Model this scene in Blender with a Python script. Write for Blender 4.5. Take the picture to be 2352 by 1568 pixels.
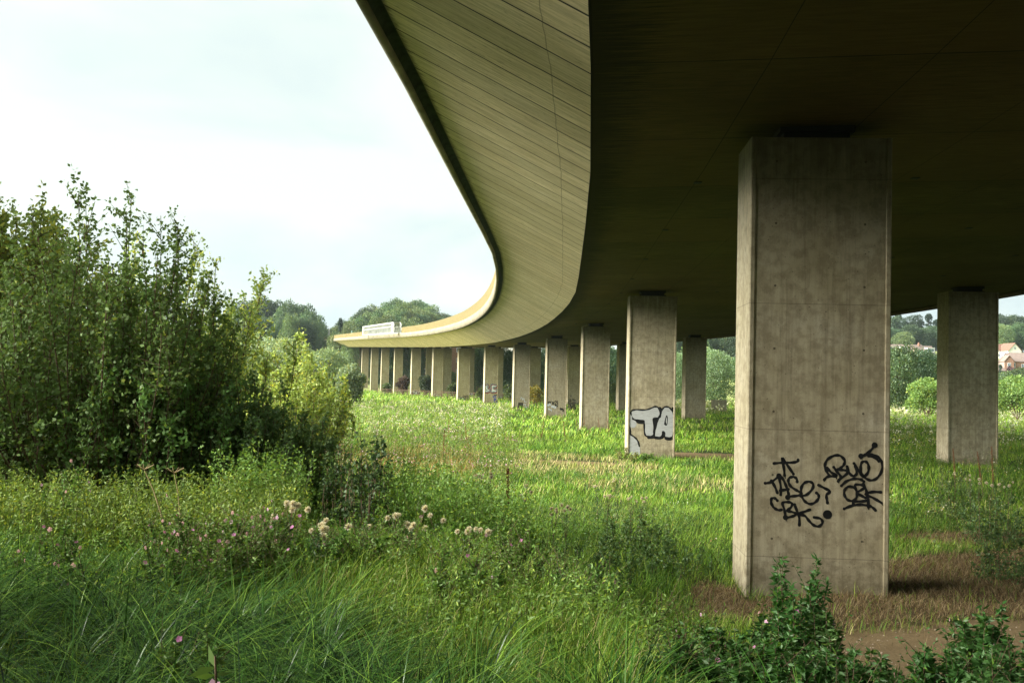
import bpy, math, random
import numpy as np
from mathutils import Vector, Matrix
from mathutils.geometry import tessellate_polygon

for o in list(bpy.data.objects): bpy.data.objects.remove(o)
SC = bpy.context.scene
COL = SC.collection
R = math.radians
random.seed(7); rng = np.random.default_rng(11)

# ------------------------------------------------------------------ camera
CAMZ, FPX, PITCH, ROLL = 3.8, 2286.7, math.atan(93/2286.7), 0.0243
cam = bpy.data.cameras.new('camera'); cam.lens = 35; cam.sensor_width = 36
cam.clip_start = 0.1; cam.clip_end = 6000
camo = bpy.data.objects.new('camera', cam); COL.objects.link(camo)
CM = Matrix.Translation((0, 0, CAMZ)) @ Matrix.Rotation(math.pi/2 + PITCH, 4, 'X') @ Matrix.Rotation(ROLL, 4, 'Z')
camo.matrix_world = CM
SC.camera = camo
CI = CM.inverted()
def ray(px, py):                       # photo pixel (2352 wide) -> direction in the world
    return (CM.to_3x3() @ Vector(((px-1176)/FPX, -(py-784)/FPX, -1))).normalized()
def at(px, py, Y):
    d = ray(px, py); return Vector((0, 0, CAMZ)) + d*(Y/d.y)
def proj(p):
    q = CI @ Vector(p); return (1176 + FPX*q.x/-q.z, 784 - FPX*q.y/-q.z)

# ------------------------------------------------------------------ light
SUN_TO = Vector((-0.88, -0.15, 0.52)).normalized()
SUN_EL = math.asin(SUN_TO.z); SUN_ROT = math.atan2(SUN_TO.x, SUN_TO.y)
sl = bpy.data.lights.new('sun', 'SUN'); sl.energy = 2.8; sl.angle = R(42); sl.color = (1.0, 0.98, 0.93)
slo = bpy.data.objects.new('sun', sl); COL.objects.link(slo)
slo.rotation_euler = (-SUN_TO).to_track_quat('-Z', 'Y').to_euler()
W = bpy.data.worlds.new('World'); SC.world = W; W.use_nodes = True
nt = W.node_tree; nt.nodes.clear()
def wn(t, **k):
    n = nt.nodes.new(t)
    for a, b in k.items(): setattr(n, a, b)
    return n
out = wn('ShaderNodeOutputWorld'); bg = wn('ShaderNodeBackground'); bg.inputs[1].default_value = 0.059
sky = wn('ShaderNodeTexSky', sky_type='NISHITA', sun_disc=False); sky.sun_elevation = SUN_EL; sky.sun_rotation = SUN_ROT
tc = wn('ShaderNodeTexCoord'); mp = wn('ShaderNodeMapping'); mp.inputs['Scale'].default_value = (1.0, 1.0, 3.2)
mp.inputs['Location'].default_value = (0.35, 0.1, 0.22)
n1 = wn('ShaderNodeTexNoise'); n1.inputs['Scale'].default_value = 2.1; n1.inputs['Detail'].default_value = 7; n1.inputs['Roughness'].default_value = 0.5; n1.inputs['Distortion'].default_value = .4
cr = wn('ShaderNodeValToRGB'); cr.color_ramp.elements[0].position = 0.40; cr.color_ramp.elements[1].position = 0.56
cr.color_ramp.elements[0].color = (1.85, 2.20, 2.22, 1); cr.color_ramp.elements[1].color = (2.46, 2.72, 2.46, 1)
mx = wn('ShaderNodeMix', data_type='RGBA'); mx.inputs[0].default_value = 0.975
L = nt.links.new
L(tc.outputs['Generated'], mp.inputs[0]); L(mp.outputs[0], n1.inputs['Vector']); L(n1.outputs[0], cr.inputs[0])
L(sky.outputs[0], mx.inputs[6]); L(cr.outputs[0], mx.inputs[7]); L(mx.outputs[2], bg.inputs[0]); L(bg.outputs[0], out.inputs[0])
SC.view_settings.view_transform = 'Standard'; SC.view_settings.look = 'None'
SC.view_settings.exposure = 2.75; SC.view_settings.gamma = 1.0
SC.render.engine = 'CYCLES'
SC.cycles.max_bounces = 7; SC.cycles.diffuse_bounces = 3; SC.cycles.transparent_max_bounces = 8

# ------------------------------------------------------------------ object helpers
def tag(o, label=None, cat=None, group=None, kind=None):
    if label: o['label'] = label
    if cat: o['category'] = cat
    if group: o['group'] = group
    if kind: o['kind'] = kind
    return o
def empty(name, loc=(0, 0, 0), rz=0, label=None, cat=None, group=None):
    o = bpy.data.objects.new(name, None); COL.objects.link(o); o.location = loc; o.rotation_euler = (0, 0, rz)
    o.empty_display_size = .3
    return tag(o, label, cat, group)
def link(name, me, parent=None):
    o = bpy.data.objects.new(name, me); COL.objects.link(o)
    if parent: o.parent = parent
    return o
def mesh_np(name, V, F, mats, col=None, mi=None, smooth=False, uv=None):
    """V (n,3), F (m,4) quads or a list of faces"""
    me = bpy.data.meshes.new(name)
    if isinstance(F, np.ndarray):
        nv, nf, k = len(V), len(F), F.shape[1]
        me.vertices.add(nv); me.vertices.foreach_set('co', np.asarray(V, dtype=np.float32).ravel())
        me.loops.add(nf*k); me.loops.foreach_set('vertex_index', F.astype(np.int32).ravel())
        me.polygons.add(nf); me.polygons.foreach_set('loop_start', np.arange(0, nf*k, k, dtype=np.int32))
        me.polygons.foreach_set('loop_total', np.full(nf, k, dtype=np.int32))
        me.update(calc_edges=True)
    else:
        me.from_pydata([tuple(v) for v in V], [], F); me.update()
    for m in (mats if isinstance(mats, (list, tuple)) else [mats]): me.materials.append(m)
    if mi is not None: me.polygons.foreach_set('material_index', np.asarray(mi, dtype=np.int32))
    if col is not None:
        a = me.attributes.new('col', 'FLOAT_COLOR', 'POINT')
        c = np.ones((len(V), 4), dtype=np.float32); c[:, :3] = col; a.data.foreach_set('color', c.ravel())
    if uv is not None:
        u = me.uv_layers.new(name='UVMap'); li = np.zeros(len(me.loops), dtype=np.int32)
        me.loops.foreach_get('vertex_index', li); u.data.foreach_set('uv', np.asarray(uv, dtype=np.float32)[li].ravel())
    if smooth: me.polygons.foreach_set('use_smooth', np.ones(len(me.polygons), dtype=bool))
    return me
class MB:
    def __init__(s): s.v, s.f, s.m = [], [], []
    def box(s, x0, y0, z0, x1, y1, z1, m=0, M=None):
        b = len(s.v)
        for z in (z0, z1):
            for x, y in ((x0, y0), (x1, y0), (x1, y1), (x0, y1)):
                p = Vector((x, y, z)); s.v.append(tuple(M @ p if M else p))
        for q in ((0, 3, 2, 1), (4, 5, 6, 7), (0, 1, 5, 4), (1, 2, 6, 5), (2, 3, 7, 6), (3, 0, 4, 7)):
            s.f.append(tuple(b+i for i in q)); s.m.append(m)
    def poly(s, pts, m=0):
        b = len(s.v); s.v += [tuple(p) for p in pts]; s.f.append(tuple(range(b, b+len(pts)))); s.m.append(m)
    def prism(s, pts, z0, z1, m=0):                      # ccw outline, extruded up
        b = len(s.v); n = len(pts)
        s.v += [(p[0], p[1], z0) for p in pts] + [(p[0], p[1], z1) for p in pts]
        s.f.append(tuple(b+n+i for i in range(n))); s.f.append(tuple(b+n-1-i for i in range(n))); s.m += [m, m]
        for i in range(n):
            j = (i+1) % n; s.f.append((b+i, b+j, b+n+j, b+n+i)); s.m.append(m)
    def tube(s, pts, rad, n=6, m=0):
        V, F = tube(pts, rad, n); b = len(s.v); s.v += [tuple(v) for v in V]
        for q in F: s.f.append(tuple(int(b+i) for i in q)); s.m.append(m)
    def build(s, name, mats, parent=None, smooth=False):
        return link(name, mesh_np(name, s.v, s.f, mats, mi=s.m, smooth=smooth), parent)
def tube(pts, rad, n=6):
    P = np.asarray(pts, float); k = len(P); rad = np.broadcast_to(rad, (k,)).astype(float)
    T = np.gradient(P, axis=0); T /= np.linalg.norm(T, axis=1)[:, None] + 1e-9
    ref = np.where(np.abs(T[:, 2:3]) > .9, np.array([[1., 0, 0]]), np.array([[0, 0, 1.]]))
    A = np.cross(T, ref); A /= np.linalg.norm(A, axis=1)[:, None]; B = np.cross(T, A)
    an = np.linspace(0, 2*np.pi, n, endpoint=False)
    V = P[:, None] + rad[:, None, None]*(np.cos(an)[None, :, None]*A[:, None] + np.sin(an)[None, :, None]*B[:, None])
    V = V.reshape(-1, 3)
    i = np.arange(k-1)[:, None]*n; j = np.arange(n)[None]; j2 = (j+1) % n
    F = np.stack([i+j, i+n+j, i+n+j2, i+j2], -1).reshape(-1, 4)
    return V, F
def merge(parts):
    Vs, Fs, Cs, o = [], [], [], 0
    for p in parts:
        Vs.append(p[0]); Fs.append(p[1]+o); o += len(p[0])
        if len(p) > 2: Cs.append(p[2])
    return (np.concatenate(Vs), np.concatenate(Fs)) + ((np.concatenate(Cs),) if Cs else ())

# ------------------------------------------------------------------ materials
MATS = {}
class NT:
    def __init__(s, name):
        s.m = bpy.data.materials.new(name); s.m.use_nodes = True; s.t = s.m.node_tree; s.t.nodes.clear()
        s.out = s.n('ShaderNodeOutputMaterial')
    def n(s, t, ins=None, **k):
        x = s.t.nodes.new(t)
        for a, b in k.items(): setattr(x, a, b)
        if ins:
            for a, b in ins.items(): s.set(x.inputs[a], b)
        return x
    def set(s, i, v):
        if isinstance(v, bpy.types.NodeSocket): s.t.links.new(v, i)
        elif isinstance(v, (tuple, list)) and len(v) == 3 and i.type == 'RGBA': i.default_value = (*v, 1)
        else: i.default_value = v
    def math(s, op, a, b=0.0, c=None):
        x = s.n('ShaderNodeMath', operation=op); s.set(x.inputs[0], a); s.set(x.inputs[1], b)
        if c is not None: s.set(x.inputs[2], c)
        return x.outputs[0]
    def mix(s, f, a, b, mode='MIX'):
        x = s.n('ShaderNodeMix', data_type='RGBA', blend_type=mode); s.set(x.inputs[0], f); s.set(x.inputs[6], a); s.set(x.inputs[7], b)
        return x.outputs[2]
    def noise(s, vec, scale, detail=4, rough=.55, sc=None, dist=0, loc=None):
        if sc is not None or loc is not None:
            m = s.n('ShaderNodeMapping', {0: vec}); m.inputs['Scale'].default_value = sc or (1, 1, 1)
            if loc: m.inputs['Location'].default_value = loc
            vec = m.outputs[0]
        x = s.n('ShaderNodeTexNoise', {'Vector': vec, 'Scale': scale, 'Detail': detail, 'Roughness': rough, 'Distortion': dist})
        return x.outputs[0]
    def ramp(s, f, stops):
        x = s.n('ShaderNodeValToRGB', {0: f}); e = x.color_ramp.elements
        while len(e) < len(stops): e.new(.5)
        for i, (p, c) in enumerate(stops):
            e[i].position = p; e[i].color = (*c, 1) if isinstance(c, tuple) else (c, c, c, 1)
        return x.outputs[0]
    def principled(s, col, rough=.8, bump=None, bs=.3, bd=.02, spec=.3, **k):
        b = s.n('ShaderNodeBsdfPrincipled', {'Base Color': col, 'Roughness': rough, 'Specular IOR Level': spec})
        for a, v in k.items(): s.set(b.inputs[a], v)
        if bump is not None:
            bn = s.n('ShaderNodeBump', {'Height': bump, 'Strength': bs, 'Distance': bd}); s.set(b.inputs['Normal'], bn.outputs[0])
        s.t.links.new(b.outputs[0], s.out.inputs[0]); return s.m
def plain(name, col, rough=.7, var=.15, scale=6, spec=.3, metal=0):
    n = NT(name); tc = n.n('ShaderNodeTexCoord').outputs['Object']
    f = n.noise(tc, scale, 4); g = n.ramp(f, [(.3, tuple(c*(1-var) for c in col)), (.7, tuple(c*(1+var) for c in col))])
    return n.principled(g, rough, bump=f, bs=.1, spec=spec, Metallic=metal)

def mat_pier():
    n = NT('pier_concrete'); tc = n.n('ShaderNodeTexCoord'); P = tc.outputs['Object']
    oi = n.n('ShaderNodeObjectInfo'); rnd = oi.outputs['Random']
    off = n.n('ShaderNodeCombineXYZ', {0: n.math('MULTIPLY', rnd, 37), 1: n.math('MULTIPLY', rnd, 53), 2: 0})
    Pv = n.n('ShaderNodeVectorMath', {0: P, 1: off.outputs[0]}, operation='ADD').outputs[0]
    z = n.n('ShaderNodeSeparateXYZ', {0: P}).outputs[2]; gz = n.n('ShaderNodeSeparateXYZ', {0: tc.outputs['Generated']}).outputs[2]
    big = n.noise(Pv, .9, 5, .6); mid = n.noise(Pv, 5, 6, .7); fine = n.noise(Pv, 60, 4, .7)
    strk = n.noise(Pv, 3, 5, .65, sc=(3, 3, .22))
    c = n.ramp(big, [(.3, (.40, .34, .205)), (.55, (.49, .425, .28)), (.75, (.53, .475, .34))])
    c = n.mix(n.math('MULTIPLY', n.ramp(mid, [(.40, 1.), (.56, 0.)]), .48), c, (.17, .135, .075))
    c = n.mix(n.math('MULTIPLY', n.ramp(strk, [(.42, 1.), (.58, 0.)]), .28), c, (.19, .155, .095))
    c = n.mix(n.math('MULTIPLY', n.ramp(fine, [(.3, 1.), (.5, 0.)]), .35), c, (.16, .13, .08))
    pits = n.n('ShaderNodeTexVoronoi', {'Vector': Pv, 'Scale': 9.0, 'Randomness': 1.0}).outputs['Distance']
    pit = n.math('LESS_THAN', pits, n.math('MULTIPLY', n.noise(Pv, 3, 2), .16))
    c = n.mix(n.math('MULTIPLY', pit, .65), c, (.05, .04, .025))
    # pour joints and stained head
    fr = n.math('FRACT', n.math('DIVIDE', n.math('ADD', z, n.math('MULTIPLY', rnd, 1.4)), 2.35))
    jn = n.math('LESS_THAN', fr, .008)
    c = n.mix(n.math('MULTIPLY', jn, .38), c, (.10, .08, .05))
    # tie holes on a regular grid, splash dirt at the foot
    xs = n.n('ShaderNodeSeparateXYZ', {0: P}).outputs[0]
    gx_ = n.math('ABSOLUTE', n.math('SUBTRACT', n.math('ABSOLUTE', xs), .82)); gz_ = n.math('ABSOLUTE', n.math('SUBTRACT', n.math('FRACT', n.math('DIVIDE', n.math('ADD', z, .45), 1.175)), .5))
    th = n.math('LESS_THAN', n.math('ADD', n.math('POWER', n.math('DIVIDE', gx_, .022), 2), n.math('POWER', n.math('DIVIDE', gz_, .019), 2)), 1)
    c = n.mix(n.math('MULTIPLY', th, .75), c, (.03, .025, .015))
    runs = n.noise(Pv, 7, 5, .7, sc=(1.6, 1.6, .05)); c = n.mix(n.math('MULTIPLY', n.ramp(runs, [(.36, 1.), (.46, 0.)]), .3), c, (.13, .105, .06))
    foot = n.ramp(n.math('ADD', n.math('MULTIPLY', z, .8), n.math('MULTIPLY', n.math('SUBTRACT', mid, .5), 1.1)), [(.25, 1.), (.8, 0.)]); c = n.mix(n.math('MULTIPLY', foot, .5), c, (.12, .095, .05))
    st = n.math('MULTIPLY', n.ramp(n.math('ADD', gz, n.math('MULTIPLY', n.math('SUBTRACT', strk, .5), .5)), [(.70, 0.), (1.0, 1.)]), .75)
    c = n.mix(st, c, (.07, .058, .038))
    h = n.math('SUBTRACT', n.math('ADD', mid, n.math('MULTIPLY', fine, .4)), n.math('ADD', n.math('MULTIPLY', jn, 1.), pit))
    return n.principled(c, .9, bump=h, bs=.35, bd=.01, spec=.2)
def mat_cantilever():
    n = NT('deck_edge_concrete'); uv = n.n('ShaderNodeTexCoord').outputs['UV']
    s = n.n('ShaderNodeSeparateXYZ', {0: uv}); u, v = s.outputs[0], s.outputs[1]
    fr = n.math('FRACT', n.math('DIVIDE', u, 1.25)); dist = n.math('ABSOLUTE', n.math('SUBTRACT', fr, .5))
    wob = n.math('MULTIPLY', n.noise(uv, 2.2, 3), .010)
    line = n.math('LESS_THAN', dist, n.math('ADD', .019, wob))
    fr2 = n.math('FRACT', n.math('DIVIDE', u, .1388)); line2 = n.math('LESS_THAN', n.math('ABSOLUTE', n.math('SUBTRACT', fr2, .5)), .045)
    cell = n.n('ShaderNodeTexWhiteNoise', {1: n.math('FLOOR', n.math('ADD', n.math('DIVIDE', u, 1.25), .5))}, noise_dimensions='1D').outputs[0]
    brd = n.noise(uv, 3.2, 6, .7, sc=(3.2, .28, 1)); big = n.noise(uv, .5, 5, .6); spots = n.noise(uv, 7, 5, .7, sc=(1.6, .5, 1))
    c = n.ramp(big, [(.3, (.68, .54, .31)), (.6, (.82, .68, .43)), (.8, (.85, .73, .50))])
    c = n.mix(n.math('MULTIPLY', n.ramp(brd, [(.40, 1.), (.60, 0.)]), .5), c, (.27, .215, .11))
    c = n.mix(n.math('MULTIPLY', cell, .42), c, (.36, .30, .165))
    c = n.mix(n.math('MULTIPLY', n.ramp(spots, [(.34, 1.), (.42, 0.)]), .5), c, (.10, .085, .05))
    c = n.mix(n.math('MULTIPLY', line2, .22), c, (.12, .10, .06))
    c = n.mix(n.math('MULTIPLY', line, .97), c, (.008, .008, .005))
    lg = n.math('LESS_THAN', n.math('ABSOLUTE', n.math('SUBTRACT', n.math('ADD', v, n.math('MULTIPLY', n.noise(uv, .7, 2), .15)), 3.55)), .012)
    c = n.mix(n.math('MULTIPLY', lg, .5), c, (.08, .065, .04))
    edge = n.ramp(n.math('ADD', v, n.math('MULTIPLY', n.math('SUBTRACT', n.noise(uv, 5, 4, .7, sc=(1, .4, 1)), .5), .5)), [(.03, 1.), (.16, 0.)])
    c = n.mix(n.math('MULTIPLY', edge, .7), c, (.06, .055, .03))
    h = n.math('SUBTRACT', n.math('MULTIPLY', brd, .4), n.math('ADD', line, n.math('MULTIPLY', line2, .15)))
    return n.principled(c, .9, bump=h, bs=.5, bd=.012, spec=.2)
def mat_soffit():
    n = NT('deck_soffit_concrete'); uv = n.n('ShaderNodeTexCoord').outputs['UV']
    s = n.n('ShaderNodeSeparateXYZ', {0: uv}); u, v = s.outputs[0], s.outputs[1]
    brd = n.noise(uv, 4, 6, .72, sc=(3, .3, 1)); big = n.noise(uv, .25, 4, .6)
    fr = n.math('FRACT', n.math('DIVIDE', n.math('ADD', u, 2), 4.9)); line = n.math('LESS_THAN', fr, .008)
    fr3 = n.math('FRACT', n.math('DIVIDE', v, 2.44)); line3 = n.math('LESS_THAN', fr3, .007)
    cell = n.n('ShaderNodeTexWhiteNoise', {1: n.math('FLOOR', n.math('DIVIDE', n.math('ADD', u, 2), 4.9))}, noise_dimensions='1D').outputs[0]
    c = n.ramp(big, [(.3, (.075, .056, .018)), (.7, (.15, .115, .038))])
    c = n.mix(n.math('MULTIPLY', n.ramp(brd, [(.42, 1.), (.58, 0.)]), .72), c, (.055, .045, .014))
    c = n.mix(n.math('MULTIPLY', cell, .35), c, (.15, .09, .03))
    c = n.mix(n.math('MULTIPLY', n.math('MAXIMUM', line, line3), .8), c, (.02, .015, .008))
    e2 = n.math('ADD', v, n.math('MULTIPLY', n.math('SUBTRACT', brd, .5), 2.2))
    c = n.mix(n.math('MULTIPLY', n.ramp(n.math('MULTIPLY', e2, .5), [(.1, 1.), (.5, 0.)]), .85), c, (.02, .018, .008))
    return n.principled(c, .92, bump=brd, bs=.5, bd=.015, spec=.15)
def mat_leaf(name, trans=.3, rough=.5, gloss=.028, vary=True):
    n = NT(name); a = n.n('ShaderNodeAttribute', attribute_name='col').outputs['Color']
    oi = n.n('ShaderNodeObjectInfo').outputs['Random']
    hs = n.n('ShaderNodeHueSaturation', {'Hue': n.math('ADD', .485, n.math('MULTIPLY', oi, .03)), 'Value': n.math('ADD', .82, n.math('MULTIPLY', oi, .36)), 'Color': a}) if vary else None
    c = hs.outputs[0] if vary else a
    d = n.n('ShaderNodeBsdfDiffuse', {0: c}); t = n.n('ShaderNodeBsdfTranslucent', {0: n.mix(1.0, c, (1.2, 1.2, .75), 'MULTIPLY')})
    g = n.n('ShaderNodeBsdfGlossy', {0: (.8, .88, .7), 'Roughness': rough})
    m1 = n.n('ShaderNodeMixShader', {0: trans, 1: d.outputs[0], 2: t.outputs[0]})
    m2 = n.n('ShaderNodeMixShader', {0: gloss, 1: m1.outputs[0], 2: g.outputs[0]})
    n.t.links.new(m2.outputs[0], n.out.inputs[0]); return n.m
def mat_ground():
    n = NT('ground_surface'); P = n.n('ShaderNodeTexCoord').outputs['Object']
    a = n.n('ShaderNodeAttribute', attribute_name='col').outputs['Color']
    s = n.n('ShaderNodeSeparateXYZ', {0: a})  # r soil, g straw, b far field
    big = n.noise(P, .35, 5, .6); mid = n.noise(P, 3, 6, .7); fine = n.noise(P, 26, 6, .75)
    g = n.ramp(mid, [(.3, (.018, .028, .008)), (.6, (.045, .062, .018)), (.8, (.08, .085, .03))])
    soil = n.ramp(fine, [(.3, (.10, .070, .034)), (.55, (.19, .138, .070)), (.8, (.30, .23, .13))])
    soil = n.mix(n.math('MULTIPLY', n.ramp(mid, [(.35, 1.), (.6, 0.)]), .5), soil, (.11, .076, .038))
    straw = n.ramp(fine, [(.3, (.025, .017, .009)), (.7, (.14, .098, .05))])
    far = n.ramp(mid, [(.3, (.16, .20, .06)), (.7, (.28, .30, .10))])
    def edge(ch): return n.ramp(n.math('ADD', ch, n.math('MULTIPLY', n.math('SUBTRACT', mid, .5), .6)), [(.4, 0.), (.6, 1.)])
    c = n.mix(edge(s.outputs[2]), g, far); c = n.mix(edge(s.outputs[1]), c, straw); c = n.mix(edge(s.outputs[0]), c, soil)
    return n.principled(c, .95, bump=n.math('ADD', fine, mid), bs=.6, bd=.03, spec=.1)
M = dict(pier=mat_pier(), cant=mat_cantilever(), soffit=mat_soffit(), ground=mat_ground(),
    leaf=mat_leaf('leaf_green', .34), sedge=mat_leaf('sedge_blade', .08, .30, .035, False), grass=mat_leaf('grass_blade', .24, .5, .018, False),
    flower=mat_leaf('petal', .4, .6, .02, False), bark=plain('bark', (.10, .075, .05), .9, .4, 14), twig=plain('twig', (.13, .085, .05), .9, .3, 14),
    fascia=plain('fascia_concrete', (.25, .215, .14), .9, .35, 1.2), mossy=plain('mossy_groove', (.035, .045, .03), .95, .5, 3),
    parapet=plain('parapet_panel', (.34, .275, .13), .6, .12, 2), asphalt=plain('asphalt', (.05, .05, .05), .9), steel=plain('pale_steel', (.42, .42, .38), .5, .08, 2),
    bearing=plain('bearing_dark', (.03, .028, .025), .8), black=plain('black_spray_paint', (.006, .006, .006), .6, .2, 20),
    silver=None, white=plain('white_spray_paint', (.62, .66, .66), .7, .12, 8), red=plain('red_spray_paint', (.30, .02, .03), .6, .1, 8),
    blue=plain('blue_spray_paint', (.05, .08, .35), .6, .1, 8), brick=None, tile=plain('roof_tile_red', (.18, .095, .065), .9, .15, 1.5), tileg=plain('roof_tile_brown', (.20, .15, .125), .9, .15, 1.5),
    render=plain('white_render', (.80, .78, .70), .8, .05, .8), glass=plain('window_glass', (.10, .13, .15), .15, .2, 1, .6), frame=plain('white_frame', (.8, .8, .8), .5, .03),
    green=plain('sign_green', (.01, .22, .10), .5, .05), signw=plain('sign_white', (.8, .8, .8), .5, .03))
def mat_silver():
    n = NT('silver_spray_paint'); P = n.n('ShaderNodeTexCoord').outputs['Object']
    f = n.noise(P, 6, 5, .7, sc=(.5, .5, 6)); c = n.ramp(f, [(.34, (.24, .22, .19)), (.45, (.40, .40, .38)), (.7, (.48, .49, .47))])
    return n.principled(c, .6, spec=.4)
M['silver'] = mat_silver()
def mat_brick():
    n = NT('brick'); P = n.n('ShaderNodeTexCoord').outputs['Object']; b = n.n('ShaderNodeTexBrick', {'Vector': n.n('ShaderNodeMapping', {0: P, 'Rotation': (R(90), 0, 0)}).outputs[0], 'Color1': (.27, .12, .065), 'Color2': (.20, .09, .055), 'Mortar': (.35, .30, .25), 'Scale': 4.0})
    return n.principled(b.outputs[0], .9)
M['brick'] = mat_brick()

# ------------------------------------------------------------------ terrain
def sst(a, b, x):
    t = np.clip((np.asarray(x, float)-a)/(b-a), 0, 1); return t*t*(3-2*t)
HA = ([-1.5, -.6, -.32, -.24, -.2, -.16, -.1, -.05, 0, .2, .4, .7, 1.5], [34, 34, 27, 20, 12, 19, 27, 21, 17, 20, 26, 28, 30])
def gz(x, y):
    x = np.asarray(x, float); y = np.asarray(y, float)
    an = x/np.maximum(y, 3.)
    e = np.interp(an, [-.3, -.1, 0, .1, .2, .28], [13.2, 10.8, 8.2, 6.0, 4.2, 3.9]); w = np.interp(an, [-.1, 0, .1, .2, .28], [16, 14, 12, 7.5, 5.2])
    h = 1.9*(1-sst(e, e+w, y))
    a = np.interp(x/np.maximum(y, 20), HA[0], HA[1])
    h = h + a*sst(330, 545, y) + 8*sst(560, 900, y)*0
    h = h + .10*np.sin(x*.35+1.1)*np.sin(y*.29) + .05*np.sin(x*1.3)*np.sin(y*1.1+.6)
    return h
def gzf(x, y): return float(gz(x, y))
def masks(x, y):
    """where the ground is bare soil, dead straw, or pale far pasture"""
    x = np.asarray(x, float); y = np.asarray(y, float)
    w = .5*np.sin(x*1.7+y*.6)+.4*np.sin(x*.8-y*1.3)
    def blob(cx, cy, rx, ry): return 1-sst(.7, 1.15, np.sqrt(((x-cx)/rx)**2+((y-cy)/ry)**2)+.13*w)
    soil = np.maximum.reduce([blob(7.6, 14.2, 5.2, 2.5), blob(11.5, 54.5, 6.0, 2.3), blob(3.2, 47.5, 3.4, .9), blob(13., 14.9, 6, 2.6)])
    straw = np.maximum.reduce([blob(9.0, 19.6, 4.8, 3.4), blob(13.2, 20.6, 5.2, 4.4), blob(3.9, 18.2, .5, 1.5), blob(12.5, 26.5, 2.6, 1.3), blob(6.8, 17.0, 4.2, 1.4)])
    return soil, straw*(1-soil)
def grid(xs, ys):
    X, Y = np.meshgrid(xs, ys); Z = gz(X, Y); nx, ny = len(xs), len(ys)
    V = np.stack([X, Y, Z], -1).reshape(-1, 3); i = (np.arange(ny-1)[:, None]*nx + np.arange(nx-1)[None]).ravel()
    return V, np.stack([i, i+1, i+nx+1, i+nx], -1)
def axis(lo, hi, near, step):
    p = [0.]; 
    while p[-1] < hi: p.append(p[-1] + max(step, (abs(p[-1])-near)*.06 if abs(p[-1]) > near else step))
    q = [0.]
    while q[-1] > lo: q.append(q[-1] - max(step, (abs(q[-1])-near)*.06 if abs(q[-1]) > near else step))
    return np.array(sorted(set(q+p)))
gx = axis(-2500, 2500, 24, .4); gy = axis(-300, 4000, 34, .4)
V, F = grid(gx, gy)
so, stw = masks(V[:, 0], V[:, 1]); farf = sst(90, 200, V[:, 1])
g = link('ground', mesh_np('ground', V, F, M['ground'], col=np.stack([so, stw, farf], -1), smooth=True)); tag(g, kind='structure')

# ------------------------------------------------------------------ viaduct alignment
HY = [-80, -60, 0, 18, 24, 48, 57, 67, 97, 125, 154, 181, 208, 235, 260, 300, 460]
HH = [13, 11, 5.5, 3.7, 2.8, 3.0, .6, -.9, -3.9, -7, -9.8, -12.3, -14.8, -16.0, -16.2, -15.2, -14.8]
sy = np.arange(-60, 440, .25); hd = np.radians(np.interp(sy, HY, HH)); sx = np.cumsum(np.tan(hd))*.25
sx = sx - np.interp(18.5, sy, sx) + 5.72
ZY = [-80, 60, 85, 111, 140, 168, 195, 222, 248, 273, 297, 345, 395, 460]; ZZ = [0, 0, .05, .25, .55, 1.1, 1.65, 2.35, 3.1, 3.8, 4.5, 5.9, 7.3, 9.2]
WY = [-80, 54, 115, 172, 200, 226, 460]; WW = [16.7, 16.7, 15.8, 14.4, 14.3, 13.7, 13.4]   # distance between the two rows
SUP, Z0 = .035, 8.68
def station(y):
    h = float(np.radians(np.interp(y, HY, HH))); x = float(np.interp(y, sy, sx)); z = Z0 + float(np.interp(y, ZY, ZZ))
    return x, y, z, h
def deckp(y, o, dz=0):
    x, yy, z, h = station(y); oo = o
    return Vector((x + math.cos(h)*oo, yy - math.sin(h)*oo, z + SUP*(oo+4.1) + dz))
ST = np.concatenate([np.arange(-61, 92, 7.6), np.arange(98.6, 436, 7.6)])
arc = np.concatenate([[0], np.cumsum([math.dist(deckp(ST[i], 0)[:2], deckp(ST[i+1], 0)[:2]) for i in range(len(ST)-1)])])
def wide(y): return float(np.interp(y, WY, WW)) + 4.1
def sweep(name, mat, sec, parent, smooth=False):
    """sec(y) -> list of (offset, dz, v); swept along the deck"""
    V, UV, n = [], [], None
    for k, y in enumerate(ST):
        s_ = sec(y); n = len(s_)
        for o, dz, v in s_:
            p = deckp(y, o); p.z = deckp(y, 0).z - SUP*4.1 + SUP*4.1 + dz if dz is not None and False else p.z + dz
            V.append(p); UV.append((arc[k], v))
    F = [(a*n+i, a*n+i+1, (a+1)*n+i+1, (a+1)*n+i) for a in range(len(ST)-1) for i in range(n-1)]
    return link(name, mesh_np(name, np.array([tuple(v) for v in V]), np.array(F)[:, ::-1].copy(), mat, uv=np.array(UV), smooth=smooth), parent)
deck = empty('viaduct_deck', (0, 0, 0), 0, 'long curving concrete viaduct deck with slanted board-marked edge sweeping overhead', 'viaduct')
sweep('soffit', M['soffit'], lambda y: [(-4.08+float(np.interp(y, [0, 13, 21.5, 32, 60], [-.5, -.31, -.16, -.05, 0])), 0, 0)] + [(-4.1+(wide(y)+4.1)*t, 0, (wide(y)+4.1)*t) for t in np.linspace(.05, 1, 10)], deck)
LC = [(-8.2, 2.193, 0), (-7.3, 1.712, .95), (-6.2, 1.123, 2.1), (-4.9, .428, 3.4), (-4.22, .064, 4.2), (-4.1, .0, 4.32)]
NR = lambda y: float(np.interp(y, [0, 13, 21.5, 32, 60], [-.5, -.31, -.16, -.05, 0]))
sweep('slanted_edge', M['cant'], lambda y: [(o+NR(y)*max(0, (o+8.2)/4.1), z, v) for o, z, v in LC], deck)
sweep('slanted_edge', M['cant'], lambda y: [(wide(y)+c[0]*-1-4.1, c[1]-.25, c[2]) for c in LC[::-1]], deck)
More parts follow.
